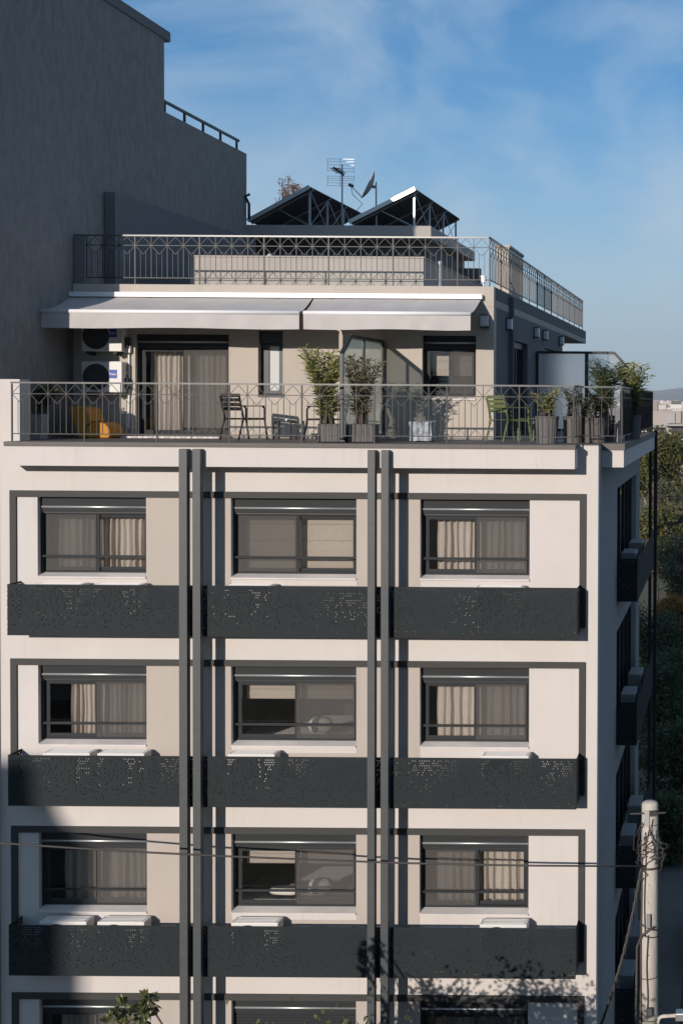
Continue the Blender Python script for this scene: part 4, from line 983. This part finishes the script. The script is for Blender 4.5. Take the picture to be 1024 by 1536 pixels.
tag(MB_.build('twisted_cable', CABLEL, None, smooth=True), 'grey twisted cable dropping from the pole down along the building corner', 'cable')

# ================================================================== TREES
def tree(name, base, h, crown_c, crown_r, leafm, label, cat='tree', group=None, nleaf=9000, ls=.18, clumps=40, seed=1, limbs=9, trunk_r=.22, sparse=0.0, shoots=()):
    rnd = random.Random(seed); random.seed(seed); t = thing(name, base, label, cat, group); base = Vector(base); cc = base+Vector(crown_c); cr = Vector(crown_r)
    m = MB(); top = Vector((cc.x, cc.y, cc.z-cr.z*.25))
    m.tube([base, base.lerp(top, .35)+Vector((rnd.uniform(-.2, .2), rnd.uniform(-.2, .2), 0)), base.lerp(top, .7)+Vector((rnd.uniform(-.3, .3), 0, 0)), top], [trunk_r, trunk_r*.8, trunk_r*.6, trunk_r*.35], 9)
    m.build('trunk', BARK, t, smooth=True)
    ml = MB(); mb = MB(); cl = []
    for i in range(clumps):
        while True:
            v = Vector((rnd.uniform(-1, 1), rnd.uniform(-1, 1), rnd.uniform(-.85, 1)))
            if .25 < v.length < 1.0: break
        v = v*rnd.uniform(.8, 1.05); cl.append((cc+Vector((v.x*cr.x, v.y*cr.y, v.z*cr.z)), rnd.uniform(.16, .34)*min(cr)))
    for s_ in shoots: cl.append((base+Vector(s_[:3]), s_[3]))
    start = base.lerp(top, .45)
    for i, (c, r) in enumerate(cl):
        if i % max(1, len(cl)//(limbs*2)) == 0 or i >= clumps:
            s0 = start.lerp(top, rnd.random()); mid = s0.lerp(c, .5)+Vector((0, 0, .08*(c-s0).length))
            mb.tube([s0, mid, c], [trunk_r*.32, trunk_r*.2, trunk_r*.06], 6)
    mb.build('limb', BARK, t, smooth=True)
    per = max(1, nleaf//len(cl))
    for ci, (c, r) in enumerate(cl):
        young = ci >= clumps                       # young upright shoots are narrow and loose
        for k in range(int(per*.16) if young else per):
            v = Vector((rnd.gauss(0, 1), rnd.gauss(0, 1), rnd.gauss(0, .8))); v = v*(r*.55)
            if young: t_ = rnd.random(); v = Vector((v.x*(1.15-.8*t_), v.y*(1.15-.8*t_), r*(2.6*t_-1.7)))
            d = v.normalized()+Vector((rnd.uniform(-.8, .8), rnd.uniform(-.8, .8), rnd.uniform(-.7, .5)))
            ml.leaf(c+v, d, ls*rnd.uniform(.6, 1.2), ls*.5*rnd.uniform(.7, 1.2))
    ml.build('crown', leafm, t)
    return t
# street tree in front of the building: only its top shoots reach the frame, its shadow falls on the wall
YT = -6.0
tp = at(190, 1506, YT); tb = Vector((tp.x+1.5, YT, 0))
tree('street_tree', (tb.x, tb.y, 0), 8.4, (0.75, 0, 5.0), (2.9, 2.2, 1.9), LEAFF, 'leafy street tree whose top shoots rise before the lowest windows', nleaf=34000, ls=.13, clumps=80, seed=5, limbs=10, trunk_r=.17,
     shoots=[(tp.x-tb.x-.14, -.1, tp.z-.22, .13), (tp.x-tb.x+.16, 0.1, tp.z-.20, .15), (tp.x-tb.x+.24, .1, tp.z-.0, .09), (tp.x-tb.x-.10, .05, tp.z-.08, .07), (tp.x-tb.x+.02, .05, tp.z-.42, .22)])
# trees beyond the side street
sp = [(-6.6, 88, 14.2, 2.7, 'street_tree', LEAFT, 'tall yellow green tree closest to the reed screen', 51, 0.34),
      (-4.2, 82, 9.9, 2.7, 'street_tree', LEAFT2, 'grey green tree in front of the rusty one', 52, 0.30),
      (-5.6, 76, 8.4, 2.5, 'street_tree', LEAFT, 'rounded yellow green tree low behind the building corner', 53, 0.28),
      (-3.9, 98, 11.6, 2.6, 'bare_tree', LEAFRED, 'rusty red half bare tree among the green ones', 54, 0.26),
      (-3.0, 70, 6.8, 2.3, 'street_tree', LEAFT2, 'low dull olive tree on the side street', 55, 0.26),
      (-7.6, 104, 12.0, 2.8, 'street_tree', LEAFT2, 'olive tree farthest down the side street', 56, 0.34),
      (-3.4, 60, 3.9, 1.3, 'autumn_tree', LEAFORG, 'small orange autumn tree low on the side street', 57, 0.2),
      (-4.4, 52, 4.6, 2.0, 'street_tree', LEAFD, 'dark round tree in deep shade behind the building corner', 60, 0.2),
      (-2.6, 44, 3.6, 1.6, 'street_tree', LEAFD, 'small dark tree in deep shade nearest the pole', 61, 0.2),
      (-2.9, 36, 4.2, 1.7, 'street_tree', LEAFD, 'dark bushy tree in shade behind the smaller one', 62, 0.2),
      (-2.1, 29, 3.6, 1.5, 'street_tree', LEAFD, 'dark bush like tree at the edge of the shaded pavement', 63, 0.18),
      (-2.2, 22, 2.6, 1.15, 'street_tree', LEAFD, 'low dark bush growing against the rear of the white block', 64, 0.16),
      (0.5, 86, 11.0, 3.0, 'street_tree', LEAFT, 'broad green tree across the side street', 58, 0.32),
      (-0.6, 110, 12.6, 3.2, 'street_tree', LEAFT2, 'wide pale olive tree at the end of the side street', 59, 0.36)]
for x, y, h, r, nm, lm, lb, sd_, ls in sp:
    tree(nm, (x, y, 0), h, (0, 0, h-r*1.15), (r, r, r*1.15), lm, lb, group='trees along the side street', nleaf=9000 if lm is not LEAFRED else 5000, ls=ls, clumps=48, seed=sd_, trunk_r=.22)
for x, y, h, r, lm, q in ((7.5, 12, 7.5, 2.2, LEAFT2, 71), (8, 27, 8.2, 2.4, LEAFT, 72), (7.4, 44, 8.0, 2.3, LEAFT2, 73), (9, 63, 9.5, 2.6, LEAFT, 74), (7.8, 80, 9.0, 2.6, LEAFT2, 75), (13, 98, 11, 3.2, LEAFT, 76)):
    tree('street_tree', (x, y, 0), h, (0, 0, h-r*1.15), (r, r, r*1.15), lm, 'street tree on the far pavement of the side street', group='trees on the far pavement', nleaf=5000, ls=.26, clumps=40, seed=q, trunk_r=.2)
p = at(437, 286, 26)
tree('bare_tree', (p.x, 26, 0), 24, (0, 0, p.z-.2), (.62, .6, .8), LEAFRED, 'thin reddish treetop showing above the roof behind the solar panels', nleaf=1500, ls=.08, clumps=34, seed=61, trunk_r=.25)

# ================================================================== GROUND AND STREET
def st(o): o['kind'] = 'structure'; return o
m = MB(); m.v = [(-9000, -3000, -.02), (9000, -3000, -.02), (9000, 9500, -.02), (-9000, 9500, -.02)]; m.f = [(0, 1, 2, 3)]; st(m.build('ground', EARTH))
m = MB(); m.v = [(-80, -15, 0.0), (80, -15, 0.0), (80, -4.5, 0.0), (-80, -4.5, 0.0)]; m.f = [(0, 1, 2, 3)]; st(m.build('road', ASPH))
m = MB(); m.v = [(-1.2, -4.5, 0.0), (6, -4.5, 0.0), (6, 160, 0.0), (-1.2, 160, 0.0)]; m.f = [(0, 1, 2, 3)]; st(m.build('side_road', ASPH))
st(MB().box(-80, -1.25, -4.45, -.01, -.01, .13).box(XR+.01, -1.25, 0, 60, -.01, .13).build('pavement', PAVE))
st(MB().box(6.05, 8.5, -4.45, 120, -.01, .13).build('pavement', PAVE))
# parked car at the kerb
t = thing('parked_car', (-.25, 14.6, 0), 'silver car parked in shade beside the building', 'car')
cx_, cy_ = -.25, 14.6
body = [(-2.1, .30), (-2.15, .62), (-1.95, .82), (-1.1, .92), (-.55, 1.38), (.75, 1.42), (1.55, .98), (2.05, .90), (2.12, .55), (2.05, .30)]
m = MB(); m.prism([(cy_+a, b) for a, b in body], 'x', cx_-.86, cx_+.86); m.build('body', CARP, t, bevel=.05)
m = MB(); m.prism([(cy_+a, b) for a, b in [(-.98, .96), (-.52, 1.32), (.70, 1.35), (1.38, 1.0)]], 'x', cx_-.868, cx_+.868); m.build('side_window', PANELF, t)
m = MB(); m.prism([(cy_+a, b) for a, b in [(-1.12, .95), (-.60, 1.37), (-.57, 1.34), (-1.05, .93)]], 'x', cx_-.7, cx_+.7); m.build('windscreen', PANELF, t)
for sx in (-1, 1):
    for yy in (-1.3, 1.3):
        m = MB(); n = 20
        m.v = [(cx_+sx*.72+dx, cy_+yy+.31*math.cos(2*pi*i/n), .31+.31*math.sin(2*pi*i/n)) for dx in (-.1, .16) for i in range(n)]
        m.f = [tuple(range(n)), tuple(range(2*n-1, n-1, -1))]+[(i, (i+1) % n, (i+1) % n+n, i+n) for i in range(n)]; m.build('wheel', TYRE, t)
for sx in (-1, 1): MB().box(cx_+sx*.62-.14, cx_+sx*.62+.14, cy_-2.17, cy_-2.1, .60, .74).build('headlight', LAMPG, t, bevel=.02)

# ================================================================== DISTANT CITY AND HILLS
def block(x, y, w_, d_, h_, floors, label, rail=True):
    t = thing('apartment_block', (x, y, 0), label, 'building', 'apartment blocks beyond the trees')
    m = MB().box(x-w_/2, x+w_/2, y-d_/2, y+d_/2, 0, h_); m.build('wall', CITYB, t)
    fh = h_/floors
    for k in range(floors):
        z = k*fh
        b = MB().box(x-w_/2-.1, x+w_/2+.1, y-d_/2-1.3, y-d_/2-.01, z+fh-.25, z+fh).box(x-w_/2-.1, x+w_/2+.1, y-d_/2-1.3, y-d_/2-1.2, z+.1, z+.9); b.build('balcony', CITYB, t)
        n = max(2, int(w_/3.2)); g = MB()
        for i in range(n): g.box(x-w_/2+(i+.2)*w_/n, x-w_/2+(i+.75)*w_/n, y-d_/2-.03, y-d_/2+.05, z+.15, z+fh-.45)
        g.build('window_pane', CITYD, t)
    MB().box(x-w_*.2, x+w_*.15, y-d_*.2, y+d_*.2, h_+.001, h_+2.6).build('roof_room', CITYB, t)
block(-6.2, 190, 8, 12, 12.6, 4, 'pale low block with balconies just above the treetops')
block(-12.6, 250, 7, 10, 11.2, 4, 'square pale block behind the low one')
block(-10.8, 330, 9, 10, 12.2, 4, 'farther pale block peeping over the others')
block(8, 210, 14, 12, 13, 4, 'white block across the side street beyond the trees')
block(-8.5, 150, 5, 8, 8.6, 3, 'small grey block seen between the treetops')
rnd = random.Random(9); m = MB()
for i in range(2600):
    y = 300*(4200/300)**(rnd.random()**.8); x = rnd.uniform(-.42, .30)*y; gz = 0.0025*max(0, y-900)
    w_, d_ = rnd.uniform(9, 20), rnd.uniform(9, 16); h_ = rnd.uniform(7, 14.5)
    m.box(x-w_/2, x+w_/2, y-d_/2, y+d_/2, gz-3, gz+h_); m.box(x-2, x+2, y-2, y+2, gz+h_+.01, gz+h_+2.4)
o = m.build('distant_city', CITYM); o['kind'] = 'stuff'; o['label'] = 'far city of white blocks spreading to the hills'
# hills
m = MB(); nx, ny = 120, 24
for j in range(ny+1):
    for i in range(nx+1):
        x = -6500+13000*i/nx; y = 900+8100*j/ny
        base = 0.0025*max(0, y-900)
        ridge = max(0, min(1, (y-4700)/3300)); rr = ridge*ridge*(3-2*ridge); sx_ = max(0, min(1, (x+760)/1100)); sx_ = sx_*sx_*(3-2*sx_)
        hgt = rr*(20+165*sx_*(.85+.15*math.sin(x*.0016))+40*(1-sx_)*(.5+.5*math.sin(x*.0013+1))+16*mnoise.noise(Vector((x*.002, y*.0015, 0)))+7*mnoise.noise(Vector((x*.007, y*.006, 3))))
        m.v.append((x, y, base-2.5+max(0, hgt)))
for j in range(ny):
    for i in range(nx): a = j*(nx+1)+i; m.f.append((a, a+1, a+nx+2, a+nx+1))
st(m.build('hills', HILLM, smooth=True))

# ================================================================== BLOCK ACROSS THE STREET (behind the camera): its shadow lies on the lower storeys
d = 46.0
e0 = at(122, 1300, 0); e1 = at(100, 1140, 0)
bx = e0.x-.33*d; bz = e1.z+.265*d
ob = thing('opposite_building', (bx-9, -d-6, 0), 'apartment block across the street that shades the lowest windows', 'building')
m = MB().prism([(bx-18, 0), (bx, 0), (bx, bz-1.6), (bx-.45, bz-.9), (bx-.5, bz), (bx-18, bz)], 'y', -d-12, -d)
m.v = [(x+.33*(y+d), y, z) for x, y, z in m.v]; m.build('wall', CITYB, ob)
for k in range(6): MB().box(bx-17, bx-.8, -d+.01, -d+.06, 1+k*3.1, 2.6+k*3.1).build('window_band', CITYD, ob)

# ================================================================== AIR
hm = bpy.data.materials.new('haze air'); hm.use_nodes = True; n = hm.node_tree.nodes; n.clear()
o_ = n.new('ShaderNodeOutputMaterial'); v_ = n.new('ShaderNodeVolumePrincipled'); v_.inputs['Density'].default_value = 0.00014; v_.inputs['Color'].default_value = (.78, .86, .95, 1)
hm.node_tree.links.new(v_.outputs[0], o_.inputs['Volume'])
HAZE = True
if HAZE:
    h = MB().box(-9050, 9050, -3050, 9550, -4, 430).build('haze', hm); h['kind'] = 'stuff'; h['label'] = 'thin blue air haze over the city'
